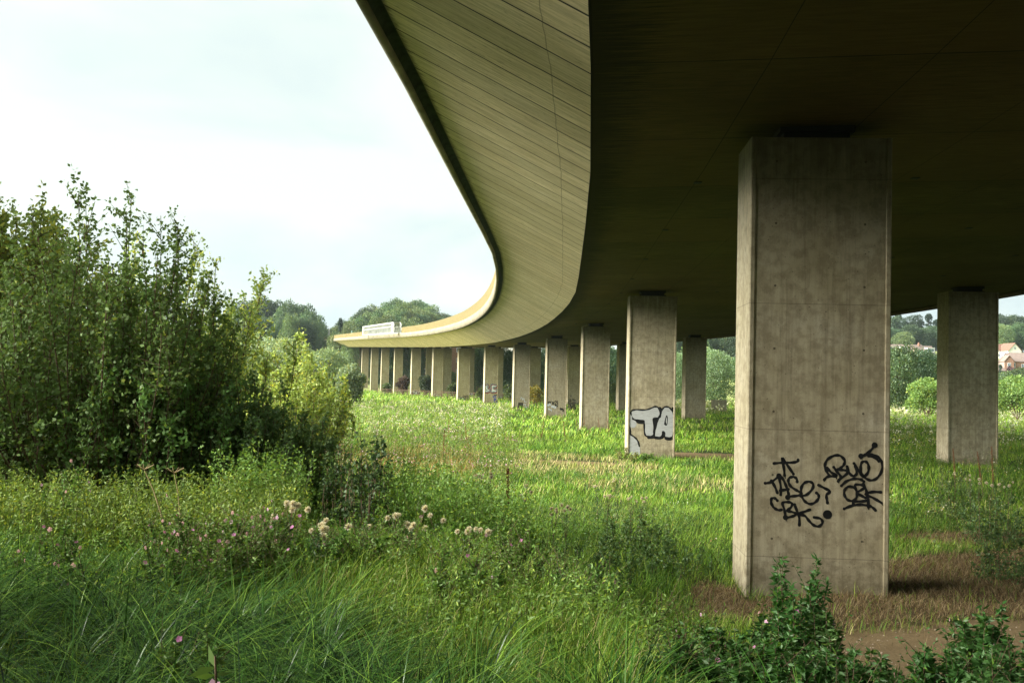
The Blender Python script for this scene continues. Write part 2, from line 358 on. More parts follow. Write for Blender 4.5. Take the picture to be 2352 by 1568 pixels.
# drip groove, lip, fascia beam
TOPF = 3.13
sweep('drip_groove', M['mossy'], lambda y: [(-8.50, 2.25, 0), (-8.42, 2.38, .1), (-8.26, 2.38, .3), (-8.2, 2.193, .4)], deck)
sweep('fascia', M['fascia'], lambda y: [(-8.1, TOPF+.02, 0), (-8.62, TOPF, .3), (-8.66, TOPF-.05, .35), (-8.66, 2.16, 1.2), (-8.50, 2.14, 1.35), (-8.50, 2.25, 1.4)], deck)
sweep('fascia', M['fascia'], lambda y: [(wide(y)+4.1, 1.9, 0), (wide(y)+4.56, 1.85, .35), (wide(y)+4.56, 2.9, 1.3), (wide(y)+4.0, 2.9, 1.7)], deck)
sweep('road_surface', M['asphalt'], lambda y: [(-8.15, TOPF-.18, 0), (wide(y)+4.05, 2.70, 1)][::-1], deck)
def parapet(side, y0, y1):
    mb = MB(); k = 0
    ys = np.arange(y0, y1, .36)
    for y in ys:
        o = -8.42 if side < 0 else wide(y)+4.25
        a, b = deckp(y, o), deckp(y+.36, o); h = station(y)[3]
        zb = TOPF if side < 0 else 2.9
        Mx = Matrix.Translation((a.x, a.y, a.z)) @ Matrix.Rotation(-h, 4, 'Z')
        L_ = math.dist(a[:2], b[:2])
        mb.box(-.03, 0, zb+.10, .03, L_+.004, zb+1.12, 0, Mx)
        mb.box(-.16, 0, zb-.02, -.032, .13, zb+1.24, 0, Mx)
        mb.box(-.09, .134, zb+.82, -.034, L_-.01, zb+.95, 0, Mx); mb.box(-.09, .134, zb+.30, -.034, L_-.01, zb+.42, 0, Mx)
    return mb
# cage: find where the photograph puts it on the edge
def y_at_px(px):
    best = min(np.arange(90, 430, .5), key=lambda y: abs(proj(deckp(y, -8.6, TOPF))[0]-px)); return float(best)
cy0, cy1 = y_at_px(921), y_at_px(846)
parapet(-1, -40, cy0-.4).build('parapet', M['parapet'], deck)
parapet(-1, cy1+.6, 430).build('parapet', M['parapet'], deck)
parapet(1, -40, 430).build('parapet', M['parapet'], deck)
# soffit drain / fixing holes
hole = None
for y in np.arange(24, 150, 7.5):
    for o in (-1.6, 3.6, 8.2, 13):
        p = deckp(y+(.8 if o > 4 else 0), o)
        if hole is None: mb = MB(); mb.box(-.09, -.09, -.02, .09, .09, .03); hole = mb.build('drain_hole', M['bearing'], deck); hole.location = p
        else: c = hole.copy(); COL.objects.link(c); c.parent = deck; c.location = p

# ------------------------------------------------------------------ piers
PW, PD = 2.6, 1.5
def sec_pts():
    a, b, f, r = PW/2, PD/2, .085, .035
    q = [(-a, -b+.02), (-a+.02, -b), (-a+f, -b), (-a+f+.015, -b+r), (a-f-.015, -b+r), (a-f, -b), (a-.02, -b), (a, -b+.02)]
    return q + [(-x, -y) for x, y in q]
def make_pier(px, py, h, ztop, lab, group, wx=1.):
    z = gzf(px, py) - .3
    t = empty('bridge_pier', (px, py, z), -h, lab, 'pier', group); t.scale = (wx, 1, 1)
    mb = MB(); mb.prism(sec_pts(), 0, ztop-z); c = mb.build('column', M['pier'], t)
    mb = MB(); mb.box(-.72, -.42, ztop-z+.003, .72, .42, ztop-z+.08); mb.box(-.62, -.36, ztop-z+.083, .62, .36, ztop-z+.19); mb.box(-.70, -.42, ztop-z+.193, .70, .42, ztop-z+.33)
    mb.build('bearing', M['bearing'], t)
    return t
LY = [18.5+.75, 53.2, 83.4, 111.7, 140.6, 168.6, 195.6, 222.6, 248.5, 273.5, 297.5, 321, 346, 370, 395]
LLAB = ['nearest tall concrete pier, front face tagged in black TASE and CBK',
 'concrete pier with silver and black TA bubble letters near its foot',
 'bare concrete pier just left of the silver TA pier, rusty dock stems at its foot',
 'concrete pier with small erm?! and SEX scrawls low on its face',
 'concrete pier with half round white bubble at its left corner and small black grid scribble',
 'concrete pier with white SE letters edged in dark red',
 'concrete pier with dark stained head and a grey bubble tag in the grass',
 'pier with faint white scribbles at its foot, right of the black and white tag',
 'pier with wild black and white lettering at its foot, dark red bush to its left',
 'concrete pier with pale oval bubble tag at its foot, left of the dark red bush',
 'thin far pier with a small white tag at its foot, right of the brown slope',
 'far pier with faint outline scribble at its foot, beside the brown abutment slope']
piers = []
for i, y in enumerate(LY):
    x, yy, z, h = station(y); p = deckp(y, 0); zt = p.z - .30
    lab = LLAB[i] if i < len(LLAB) else 'far pier half hidden by pale shrubs near the abutment, left row'
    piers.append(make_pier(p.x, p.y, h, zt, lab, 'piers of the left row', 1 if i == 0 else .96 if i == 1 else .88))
RLAB = {1: 'clean pale pier at the right, seen corner on beside the white house', 2: 'pier of the right row hidden behind the nearest pier', 3: 'clean pale pier standing alone between the TA pier and the nearest pier',
 4: 'pier of the right row hidden behind the TA pier', 5: 'right row pier peeping out between two nearer piers behind a black twiggy shrub', 6: 'pier of the right row with dark head above the orange brown bush',
 7: 'right row pier with white ghostly bubble tag, just behind the red edged SE pier', 8: 'pier of the right row with white zigzag bubble tag, behind the dark headed pier', 9: 'pier of the right row with a white painted band above the railway fence', 10: 'pier of the right row just right of the wild black and white tag'}
for i, y in enumerate(LY):
    if i == 0: continue
    x, yy, z, h = station(y); o = float(np.interp(y, WY, WW)); p = deckp(y, o); zt = p.z - .30
    piers.append(make_pier(p.x, p.y, h, zt, RLAB.get(i, 'far pier of the right row seen in the gaps near the abutment'), 'piers of the right row', 1 if i == 1 else .92))
PIER = {('L', i): piers[i] for i in range(len(LY))}
for i in range(1, len(LY)): PIER[('R', i)] = piers[len(LY)-1+i]
bpy.context.view_layer.update()

# ------------------------------------------------------------------ graffiti, sprayed on the pier faces
PF = {0: (1717, 2048, 310), 1: (1431, 1541, 681), 3: (1255, 1301, 776), 4: (1185.5, 1216, 793), 5: (1113.6, 1142, 797), 6: (1051.5, 1076, 800), 7: (993, 1014, 800), 8: (943, 964, 799), 9: (904, 921, 798), 10: (871, 886, 798), 11: (844, 856, 798)}
def face_uv(pier, px, py, off=.0):
    i = piers.index(pier)
    if i in PF: l, r, t0 = PF[i]; u = -PW/2 + PW*(px + .0125*(py-t0) - l)/(r-l); return u, face_z(pier, px, py)
    return face_hit(pier, px, py)
def face_z(pier, px, py): return face_hit(pier, px, py)[1]
def face_hit(pier, px, py):
    Mi = pier.matrix_world.inverted(); o = Mi @ Vector((0, 0, CAMZ)); d = Mi.to_3x3() @ ray(px, py)
    t = (-PD/2+.035 - o.y)/d.y; p = o + d*t; return p.x, p.z
def smoothp(pts, closed=False, n=6):
    P = [Vector(p) for p in pts]; out = []; k = len(P)
    for i in range(k if closed else k-1):
        p0 = P[(i-1) % k] if closed or i > 0 else P[i]; p1 = P[i]; p2 = P[(i+1) % k]; p3 = P[(i+2) % k] if closed or i+2 < k else p2
        for j in range(n):
            t = j/n; out.append(.5*((2*p1)+(p2-p0)*t+(2*p0-5*p1+4*p2-p3)*t*t+(-p0+3*p1-3*p2+p3)*t**3))
    if not closed: out.append(P[-1])
    return out
class Spray:
    def __init__(s, pier, zoom, w): s.p, s.z, s.w, s.mb, s.k = pier, zoom, w, MB(), 0
    def uv(s, x, y):
        ox, oy, sc = s.z; return Vector(face_uv(s.p, (ox+x/sc)*2352/4096, (oy+y/sc)*2352/4096))
    def lim(s, p): return (max(-PW/2+.11, min(PW/2-.11, p[0])), p[1])
    def stroke(s, pts, m=0, w=None, closed=False, lift=None, sm=True, wob=.18):
        w = w or s.w; s.k += 1; P = [s.uv(*p) for p in pts]; P = smoothp(P, closed) if sm else P
        if closed: P = P + [P[0]]
        yy = -PD/2+.035-(lift or .004)-s.k*.00012; n = len(P); Lp, Rp = [], []
        for i in range(n):
            a = P[max(i-1, 0)]; b = P[min(i+1, n-1)]; t = (b-a); t = t.normalized() if t.length > 1e-6 else Vector((1, 0)); q = Vector((-t.y, t.x))
            ww = w*.5*(1+wob*math.sin(i*.9+s.k)); Lp.append(P[i]+q*ww); Rp.append(P[i]-q*ww)
        for i in range(n-1):
            s.mb.poly([(*s.lim(c)[:1], yy, c[1]) for c in (Rp[i], Rp[i+1], Lp[i+1], Lp[i])], m)
        if not closed:
            for k_, e in enumerate((P[0], P[-1])): s.disc(e, w*.56, m, yy-.0003-.0001*k_)
    def disc(s, c, r, m, yy, n=14):
        s.mb.poly([(s.lim((c[0]+r*math.cos(a), 0))[0], yy, c[1]+r*math.sin(a)) for a in np.linspace(0, 2*math.pi, n, endpoint=False)], m)
    def dot(s, x, y, r, m=0): s.k += 1; c = s.uv(x, y); s.disc(c, r, m, -PD/2+.035-.004-s.k*.00012)
    def fill(s, pts, m=1, lift=.003, sm=True):
        s.k += 1; P = [s.uv(*p) for p in pts]; P = smoothp(P, True) if sm else P; yy = -PD/2+.035-lift-s.k*.00012
        v = [Vector((s.lim(p)[0], yy, p[1])) for p in P]
        for tri in tessellate_polygon([v]):
            q = [v[i] for i in tri]
            if (q[1]-q[0]).cross(q[2]-q[0]).y > 0: q = q[::-1]
            s.mb.poly(q, m)
    def build(s, lab=None):
        o = s.mb.build('graffiti', [M['black'], M['silver'], M['white'], M['red'], M['blue']], s.p)
        if lab: o['label'] = lab
g = Spray(PIER['L', 0], (3000, 1750, 3.92), .050)
for st in ([(330, 400), (450, 390), (600, 388), (700, 372), (715, 345)], [(500, 590), (490, 470), (460, 320), (540, 420), (640, 565)],
           [(190, 708), (290, 690), (410, 600)], [(290, 670), (345, 760), (385, 860)], [(440, 890), (440, 760), (415, 600), (470, 640), (520, 740), (560, 860), (575, 920)], [(430, 825), (560, 805)],
           [(700, 690), (690, 640), (640, 610), (575, 630), (562, 690), (600, 760), (690, 820), (760, 860), (765, 890), (700, 905), (600, 915), (555, 935)],
           [(760, 910), (850, 890), (940, 800), (950, 720), (890, 685), (810, 710), (765, 790), (770, 900), (820, 990), (900, 1035), (985, 1010), (1040, 940), (1035, 890), (1005, 860)],
           [(385, 980), (345, 945), (295, 950), (290, 1020), (330, 1090), (400, 1130), (450, 1125)],
           [(520, 1250), (500, 1130), (470, 1020), (560, 1005), (620, 1030), (600, 1090), (540, 1140), (620, 1160), (690, 1190), (620, 1230), (520, 1250)],
           [(660, 1045), (700, 1150), (730, 1230), (735, 1365)], [(900, 1125), (830, 1150), (720, 1195), (820, 1220), (890, 1300), (960, 1365), (1040, 1385), (1100, 1330), (1070, 1265), (970, 1245)],
           [(1040, 740), (1130, 785), (1220, 840), (1165, 890), (1170, 960), (1180, 1020)],
           [(1130, 655), (1180, 610), (1260, 600), (1330, 592), (1240, 540), (1175, 470)], [(1210, 590), (1160, 510), (1140, 430), (1180, 340), (1280, 280), (1380, 280), (1450, 350), (1440, 420), (1390, 470), (1350, 490)],
           [(1280, 460), (1340, 540), (1390, 610), (1350, 680)], [(1350, 495), (1430, 505), (1500, 520), (1490, 560), (1360, 660)], [(1490, 450), (1520, 540), (1580, 595), (1640, 560), (1620, 440), (1600, 400)],
           [(1620, 440), (1690, 540), (1750, 605), (1820, 540), (1830, 440), (1790, 375), (1730, 380), (1705, 450), (1720, 560), (1780, 630), (1870, 665), (1960, 630), (2030, 530), (2045, 400), (1990, 310), (1900, 265), (1800, 270), (1710, 285)],
           [(1930, 110), (1860, 200), (1770, 265)], [(1830, 285), (1920, 305), (1990, 365)],
           [(1400, 750), (1480, 680), (1600, 640), (1700, 650), (1755, 685)], [(1600, 775), (1510, 765), (1450, 820), (1450, 900), (1500, 970), (1580, 985), (1640, 930), (1640, 840), (1610, 760), (1640, 730), (1740, 745), (1750, 790), (1650, 850)],
           [(1650, 870), (1780, 940)], [(1580, 990), (1680, 995), (1800, 985)], [(1745, 720), (1790, 820), (1820, 960), (1825, 1085)], [(2020, 850), (1900, 845), (1780, 880), (1900, 940), (2020, 1010), (2110, 1070), (2080, 980), (2080, 900)],
           [(1445, 1110), (1540, 1070), (1680, 1045), (1820, 1060), (1890, 1090), (1935, 1135)], [(1583, 985), (1588, 1050)]):
    g.stroke(st)
for x, y, r in ((1180, 1200, .085), (1925, 115, .055), (1710, 285, .05), (410, 595, .05), (550, 930, .05), (515, 1245, .05)): g.dot(x, y, r)
for dr in ([(508, 590), (510, 632)], [(1125, 660), (1127, 680)], [(1318, 600), (1320, 640)], [(1355, 680), (1356, 702)], [(1722, 295), (1723, 335)], [(1700, 290), (1701, 330)], [(525, 1260), (526, 1295)], [(1825, 1090), (1826, 1120)]): g.stroke(dr, w=.018, sm=False)
g.build('black TASE, CBK and looping spray tags')
g = Spray(PIER['L', 1], (2400, 1550, 4.48), .085)
T_ = [(450, 420), (530, 390), (680, 395), (780, 375), (880, 335), (940, 360), (970, 430), (980, 490), (950, 535), (850, 555), (860, 640), (860, 780), (850, 850), (790, 870), (720, 860), (690, 790), (685, 640), (670, 590), (570, 580), (490, 560), (450, 500)]
A_ = [(1000, 400), (1050, 345), (1120, 345), (1180, 400), (1220, 480), (1225, 620), (1220, 780), (1190, 880), (1130, 895), (1060, 880), (1050, 800), (1020, 790), (1000, 870), (930, 885), (870, 860), (880, 760), (910, 640), (950, 520), (985, 450)]
sh = lambda P, dx, dy: [(x+dx, y+dy) for x, y in P]
g.fill([(520, 590), (700, 590), (690, 640), (610, 645), (550, 625)], 0); g.fill([(740, 860), (860, 870), (860, 905), (780, 915), (745, 905)], 0); g.fill([(860, 870), (1060, 780), (1060, 850), (1030, 905), (960, 922), (880, 915)], 0); g.fill([(1060, 890), (1225, 880), (1232, 915), (1150, 942), (1070, 930)], 0)
g.fill([(850, 550), (950, 540), (900, 640), (880, 780), (862, 780)], 0); g.fill([(945, 350), (985, 345), (1000, 390), (980, 440)], 0); g.fill([(1180, 350), (1240, 355), (1240, 400), (1215, 460)], 0); g.fill([(1225, 400), (1245, 380), (1245, 860), (1228, 860)], 2, sm=False)
g.fill(T_, 1); g.fill(A_, 1); g.stroke(T_, 0, closed=True); g.stroke(A_, 0, closed=True)
g.fill([(1045, 650), (1075, 510), (1095, 495), (1110, 540), (1098, 665)], 0); g.fill([(1075, 600), (1090, 520), (1095, 600), (1090, 650)], 1)
g.dot(398, 385, .11, 1); g.dot(375, 545, .28, 1); g.dot(480, 645, .21, 1)
g.fill([(340, 620), (420, 700), (430, 830), (520, 900), (590, 1000), (600, 1200), (345, 1260)], 1)
g.stroke([(330, 605), (380, 640), (430, 720), (435, 830)], 0); g.stroke([(435, 830), (520, 890), (570, 950), (600, 1040)], 0)
g.build('silver TA bubble letters outlined in black')
g = Spray(PIER['L', 5], (1700, 1300, 3.92), .13)
S_ = [(925, 960), (945, 925), (975, 930), (990, 965), (975, 985), (1005, 1005), (1000, 1040), (960, 1050), (922, 1045), (918, 1010), (930, 990)]
E_ = [(1020, 950), (1030, 925), (1090, 930), (1105, 955), (1090, 975), (1060, 975), (1060, 990), (1105, 1005), (1108, 1035), (1080, 1050), (1025, 1050), (1018, 1000)]
for P_ in (S_, E_): g.fill(sh(P_, 6, 7), 3); g.stroke(sh(P_, 6, 7), 3, closed=True, w=.24)
for P_ in (S_, E_): g.stroke(P_, 0, closed=True, w=.2); g.fill(P_, 2); g.stroke(P_, 2, closed=True, w=.05)
g.stroke([(960, 958), (978, 962)], 0, w=.1); g.stroke([(945, 1010), (970, 1018)], 0, w=.1)
g.stroke([(1055, 1120), (1075, 1105), (1095, 1120), (1075, 1135), (1055, 1125)], 4, w=.13); g.stroke([(1075, 1100), (1110, 1095), (1125, 1130), (1115, 1180), (1090, 1205)], 0, w=.15); g.fill([(1065, 1155), (1100, 1150), (1095, 1175), (1070, 1178)], 4); g.stroke([(1070, 1190), (1090, 1215), (1110, 1200), (1120, 1215)], 4, w=.12)
g.build('white SE letters edged dark red above a small blue and black scrawl')
def scrawl(key, zoom, w, strokes, lab):
    g = Spray(PIER[key], zoom, w)
    for s_ in strokes: 
        if s_[0] == 'f': g.fill(s_[2], s_[1])
        else: g.stroke(s_[2], s_[1], w=s_[3] if len(s_) > 3 else None)
    g.build(lab)
scrawl(('L', 3), (1900, 1480, 4.704), .075, [('s', 0, [(1370, 610), (1400, 605), (1395, 590), (1375, 592), (1368, 615), (1385, 640)]), ('s', 0, [(1412, 640), (1412, 595), (1430, 585)]), ('s', 0, [(1445, 640), (1445, 590), (1460, 640), (1472, 590), (1480, 640)]),
  ('s', 0, [(1490, 590), (1510, 575), (1520, 595), (1505, 625)]), ('s', 0, [(1545, 580), (1538, 650)]), ('s', 0, [(1506, 653), (1508, 657)], .2), ('s', 0, [(1533, 674), (1535, 678)], .15),
  ('s', 2, [(1350, 652), (1332, 656), (1348, 672), (1332, 682)]), ('s', 2, [(1378, 642), (1360, 648), (1362, 674), (1380, 670)]), ('s', 2, [(1362, 660), (1376, 657)]), ('s', 2, [(1388, 630), (1410, 655)]), ('s', 2, [(1410, 630), (1388, 660)]),
  ('s', 2, [(1445, 672), (1427, 676), (1444, 690), (1428, 696)]), ('s', 2, [(1475, 672), (1455, 676), (1458, 702), (1478, 700)]), ('s', 2, [(1457, 688), (1472, 686)]), ('s', 2, [(1488, 680), (1512, 715)]), ('s', 2, [(1515, 682), (1488, 715)]),
  ('s', 2, [(1370, 715), (1390, 745), (1400, 720), (1415, 755), (1430, 740), (1428, 775)]), ('s', 0, [(1595, 725), (1625, 730), (1645, 735), (1645, 770)], .14), ('s', 0, [(1602, 715), (1625, 732), (1605, 745)], .11)], 'erm?! in black over small white SEX scrawls')
scrawl(('L', 4), (1900, 1480, 4.704), .09, [('f', 2, [(705, 630), (745, 640), (775, 690), (770, 745), (740, 785), (705, 790)]), ('s', 0, [(712, 625), (750, 640), (778, 690), (772, 745), (750, 780)]), ('s', 0, [(712, 490), (745, 495), (745, 525), (720, 560)], .14)] +
  [('s', 0, [(840, y), (862, y-3), (880, y), (905, y-2)], .10) for y in (622, 641, 660, 679, 698)] + [('s', 0, [(850+i*22, 615), (852+i*22, 705)], .09) for i in range(3)] + [('s', 2, [(870, 540), (890, 510), (905, 560), (925, 530), (935, 590), (960, 600)], .07), ('s', 2, [(915, 650), (950, 640), (940, 680), (985, 690), (940, 720)], .07)], 'half round white bubble and black grid scribble')
scrawl(('L', 6), (1700, 1300, 3.92), .13, [('f', 1, [(495, 1190), (510, 1140), (550, 1130), (600, 1150), (630, 1190), (630, 1240), (500, 1240)]), ('s', 0, [(495, 1190), (505, 1130), (540, 1125), (545, 1180)]), ('s', 0, [(545, 1180), (570, 1130), (610, 1160), (635, 1200), (625, 1240)]), ('s', 0, [(545, 1180), (600, 1190), (635, 1210)]),
  ('s', 0, [(585, 1100), (600, 1115), (590, 1130), (625, 1105), (615, 1140), (645, 1100), (650, 1140), (665, 1105)], .1)], 'grey bubble tag with a black scrawl above')
scrawl(('L', 7), (1700, 1300, 3.92), .12, [('s', 2, [(110, 1080), (125, 1105), (140, 1075), (150, 1110), (175, 1090)]), ('s', 2, [(120, 1130), (150, 1150), (180, 1120), (200, 1160)]), ('s', 2, [(190, 1120), (235, 1115), (230, 1170)])], None)
scrawl(('L', 8), (1300, 1250, 4.48), .22, [('f', 2, [(1510, 1420), (1600, 1400), (1690, 1420), (1690, 1500), (1510, 1500)])] + [('s', 0, p) for p in ([(1515, 1410), (1540, 1450), (1520, 1500)], [(1535, 1495), (1555, 1420), (1580, 1495)], [(1545, 1465), (1575, 1462)], [(1600, 1415), (1590, 1460), (1620, 1470), (1600, 1500)], [(1630, 1410), (1650, 1440), (1630, 1460), (1660, 1500)], [(1675, 1425), (1665, 1470), (1685, 1490)], [(1590, 1405), (1640, 1420)])], 'wild black and white lettering')
scrawl(('L', 9), (1300, 1250, 4.48), .14, [('f', 1, [(1212, 1455), (1240, 1435), (1330, 1435), (1350, 1460), (1330, 1485), (1230, 1485)]), ('s', 0, [(1212, 1455), (1240, 1435), (1330, 1435), (1350, 1460), (1330, 1485), (1230, 1485), (1212, 1460)]), ('s', 0, [(1260, 1440), (1270, 1480), (1290, 1445), (1310, 1480)], .1)], None)
scrawl(('L', 10), (1300, 1250, 4.48), .18, [('f', 2, [(950, 1450), (980, 1440), (1045, 1450), (1045, 1475), (950, 1472)]), ('s', 0, [(948, 1455), (975, 1440), (990, 1470), (1010, 1445), (1045, 1455)])], None)
scrawl(('R', 7), (1700, 1300, 3.92), .15, [('f', 2, [(1135, 1150), (1160, 1120), (1195, 1120), (1200, 1160), (1195, 1225), (1140, 1220)]), ('s', 0, [(1140, 1160), (1165, 1125), (1190, 1140), (1175, 1165), (1195, 1190)])], None)
scrawl(('R', 8), (1700, 1300, 3.92), .18, [('f', 2, [(675, 1080), (752, 1070), (750, 1155), (680, 1165)]), ('s', 0, [(678, 1080), (695, 1110), (712, 1075), (735, 1110), (752, 1075)])], None)
scrawl(('R', 9), (1700, 1300, 3.92), .16, [('f', 2, [(258, 1085), (368, 1085), (368, 1118), (258, 1116)]), ('s', 0, [(260, 1082), (290, 1066), (340, 1070), (366, 1082)]), ('s', 0, [(256, 1088), (368, 1088)])], None)
scrawl(('L', 11), (1300, 1250, 4.48), .12, [('s', 1, [(745, 1450), (775, 1440), (800, 1465), (830, 1445)]), ('s', 0, [(745, 1462), (765, 1440), (800, 1440)], .09)], None)

# ------------------------------------------------------------------ things on the deck
cage = empty('access_cage', deckp(cy0, -8.4, TOPF), 0, 'pale grey framed cage with vertical bars and a rounded end standing on the deck edge', 'cage')
P0 = deckp(cy0, -8.5, TOPF); P1 = deckp(cy1, -8.5, TOPF); dv = P1-P0; Lc = Vector((dv.x, dv.y)).length; ang = math.atan2(dv.y, dv.x)
cage.rotation_euler = (0, 0, ang); cage.location = P0
pz = at(905, 749, P0.y).z - P0.z; Hc = max(2.4, min(3.8, pz)); sl_ = dv.z/Lc
def cbox(mb, x0, y0, z0, x1, y1, z1): 
    b = len(mb.v); mb.box(x0, y0, z0, x1, y1, z1)
    for i in range(b, len(mb.v)): x, y, z = mb.v[i]; mb.v[i] = (x, y, z+sl_*x)
rx = 2.2
for yy in (0, 1.6):
    mb = MB(); cbox(mb, rx, yy, Hc-.3, Lc, yy+.12, Hc); cbox(mb, 0, yy, 0, Lc, yy+.12, .14); cbox(mb, rx*.4, yy+.02, Hc*.56, Lc, yy+.10, Hc*.56+.16)
    cbox(mb, rx, yy+.01, .142, rx+1.8, yy+.11, Hc-.302); cbox(mb, Lc-1.3, yy+.01, .142, Lc-.002, yy+.11, Hc-.302)
    mb.build('side_frame', M['steel'], cage)
    xx = rx+2.3; bars = []
    while xx < Lc-1.5: bars.append((xx, .16, Hc-.303)); xx += 1.02 if int(xx*7) % 3 else .62
    for xx in (.35, .9, 1.45, 1.95): bars.append((xx, .12, Hc*math.sqrt(max(0, 1-((rx-xx)/rx)**2))*.92))
    for xx, w_, z1 in bars: mb = MB(); cbox(mb, xx, yy+.03, .143, xx+w_, yy+.09, z1); mb.build('bar', M['steel'], cage)
mb = MB()
for yy in (.06, 1.66): mb.tube([(rx-rx*math.sin(a), yy, max(.05, (Hc-.06)*math.cos(a)**.6)+sl_*rx) for a in np.linspace(0, 1.5, 8)], .09, 6)
mb.build('curved_end', M['steel'], cage)
mb = MB(); cbox(mb, rx, .13, Hc-.1, Lc, 1.59, Hc-.02); mb.build('roof', M['steel'], cage)
for px_, lab, py0_ in ((434/4.48+1300, 'farther green and white striped marker board rising above the parapet, left of the cage', 350), (747/4.48+1300, 'green and white striped marker board just left of the framed cage', 305)):
    vx = px_*2352/4096; yy = y_at_px(vx); p = deckp(yy, -7.9, TOPF-.2); hh = at(vx, (1250+ (py0_-28)/4.48)*2352/4096, p.y).z - p.z
    t = empty('marker_sign', p, 0, lab, 'road sign', 'countdown marker boards on the deck')
    mb = MB(); mb.tube([(0, 0, 0), (0, 0, hh)], .06, 8); mb.build('post', M['steel'], t)
    w_ = 28/4.48*.5742/2286.7*p.y*.5
    mb = MB(); mb.box(-w_, -.06, hh-2*w_*1.6, w_, -.045, hh); b = mb.build('board', M['green'], t)
    mb = MB(); 
    for k in range(3): z_ = hh-2*w_*1.5+k*w_*1.0; mb.poly([(-w_*.8, -.064, z_), (w_*.75, -.064, z_+w_*.55), (w_*.75, -.064, z_+w_*.95), (-w_*.8, -.064, z_+w_*.4)])
    mb.build('stripes', M['signw'], b)
for k, vx in enumerate((1312, 1316.5)):
    vx = vx*2352/4096; yy = 405+k*14; p = at(vx, 775, yy); zt = at(vx, (1250+245/4.48)*2352/4096, yy).z
    t = empty('street_lamp', (p.x, p.y, 17), 0, ['thin left lamp column at the far left end of the viaduct', 'thin right lamp column at the far left end of the viaduct'][k], 'lamp post', 'lamp columns at the far road')
    mb = MB(); mb.tube([(0, 0, 0), (0, 0, zt-17)], [.12, .07], 8); mb.build('column', M['steel'], t)
    mb = MB(); mb.tube([(0, 0, zt-17), (-1.3, 0, zt-17+.15)], .05, 6); mb.box(-1.9, -.12, zt-17+.08, -1.2, .12, zt-17+.22); mb.build('lamp_head', M['steel'], t)

# ------------------------------------------------------------------ foliage generators (all return V, F, C arrays)
def leaves(P, size, col, cvar=.25, aspect=.5, up=.3, D=None, yel=.1):
    """rhombus leaves at P; D preferred directions"""
    n = len(P); size = np.broadcast_to(size, (n,))*rng.uniform(.7, 1.25, n)
    d = rng.normal(size=(n, 3)); d[:, 2] += up
    if D is not None: d = d*.6 + D
    d /= np.linalg.norm(d, axis=1)[:, None]
    s = np.cross(d, rng.normal(size=(n, 3))); s /= np.linalg.norm(s, axis=1)[:, None] + 1e-9
    nn = np.cross(d, s)
    a = P; b = P + d*size[:, None]*.45 + s*size[:, None]*aspect*.5 + nn*size[:, None]*.06; c = P + d*size[:, None]; e = P + d*size[:, None]*.45 - s*size[:, None]*aspect*.5 + nn*size[:, None]*.06
    V = np.stack([a, b, c, e], 1).reshape(-1, 3); F = np.arange(n*4).reshape(n, 4)
    v = rng.uniform(1-cvar, 1+cvar, n); c0 = np.array(col)[None]*v[:, None]
    y = (rng.random(n) < yel)[:, None]; c0 = np.where(y, c0*np.array([[1.9, 1.45, .9]]), c0)
    return V, F, np.repeat(np.clip(c0, 0, 1), 4, 0)
def lerp_path(p0, p1, bend, n=6):
    t = np.linspace(0, 1, n)[:, None]; return p0 + (p1-p0)*t + bend*(t*(1-t))*4*.25
def stemmy(nst, h, spread, leaf, nleaf, col, flare=.6, lean=(0, 0), base_r=.25, twig=.25, start=.12, aspect=.6, hvar=.3, yel=.1, tall=None, stem_r=.012, droop=0):
    """a shrub made of many upright leafy stems"""
    LV, TV = [], []
    for i in range(nst):
        a = rng.uniform(0, 2*np.pi); r = math.sqrt(rng.random())
        b = np.array([math.cos(a)*r*base_r, math.sin(a)*r*base_r, 0]); hh = h*(1-hvar*rng.random())*(1-.45*r*r)
        e = np.array([math.cos(a)*r*spread+lean[0]*hh, math.sin(a)*r*spread+lean[1]*hh, hh])
        bend = np.array([math.cos(a)*flare*r, math.sin(a)*flare*r, 0]) + rng.normal(size=3)*.08*h
        bend[2] = droop
        pth = lerp_path(b, e, bend, 9); TV.append(tube(pth, np.linspace(stem_r, stem_r*.3, 9), 4))
        k = int(nleaf*rng.uniform(.7, 1.3)*hh/h); t = start + (1-start)*rng.random(k)**.85; idx = t*8; i0 = np.minimum(idx.astype(int), 7); f = (idx-i0)[:, None]
        p = pth[i0]*(1-f) + pth[i0+1]*f
        g = rng.normal(size=(k, 3)); g[:, 2] = np.abs(g[:, 2])*.7; g /= np.linalg.norm(g, axis=1)[:, None]
        # side twigs: cluster directions so leaves line up on sprays
        m = max(6, k//14); tw = rng.integers(0, m, k); tdir = rng.normal(size=(m, 3)); tdir[:, 2] = np.abs(tdir[:, 2])+.5; tdir /= np.linalg.norm(tdir, axis=1)[:, None]
        tt = start + (1-start)*rng.random(m)**.85; ti = tt*8; j0 = np.minimum(ti.astype(int), 7); tf = (ti-j0)[:, None]; tb = pth[j0]*(1-tf)+pth[j0+1]*tf
        tl = twig*(1-.55*tt)*rng.uniform(.5, 1.2, m)*h*.3
        q = tb[tw] + tdir[tw]*(tl[tw]*rng.random(k))[:, None] + rng.normal(size=(k, 3))*leaf*.35
        p = np.where((rng.random(k) < .12)[:, None], p + g*leaf*.4, q)
        LV.append(leaves(p, leaf, col, aspect=aspect, yel=yel))
        for j in range(0, m, 2): TV.append(tube(np.stack([tb[j], tb[j]+tdir[j]*tl[j]*.9]), [stem_r*.4, stem_r*.15], 3))
    return merge(LV), merge(TV)
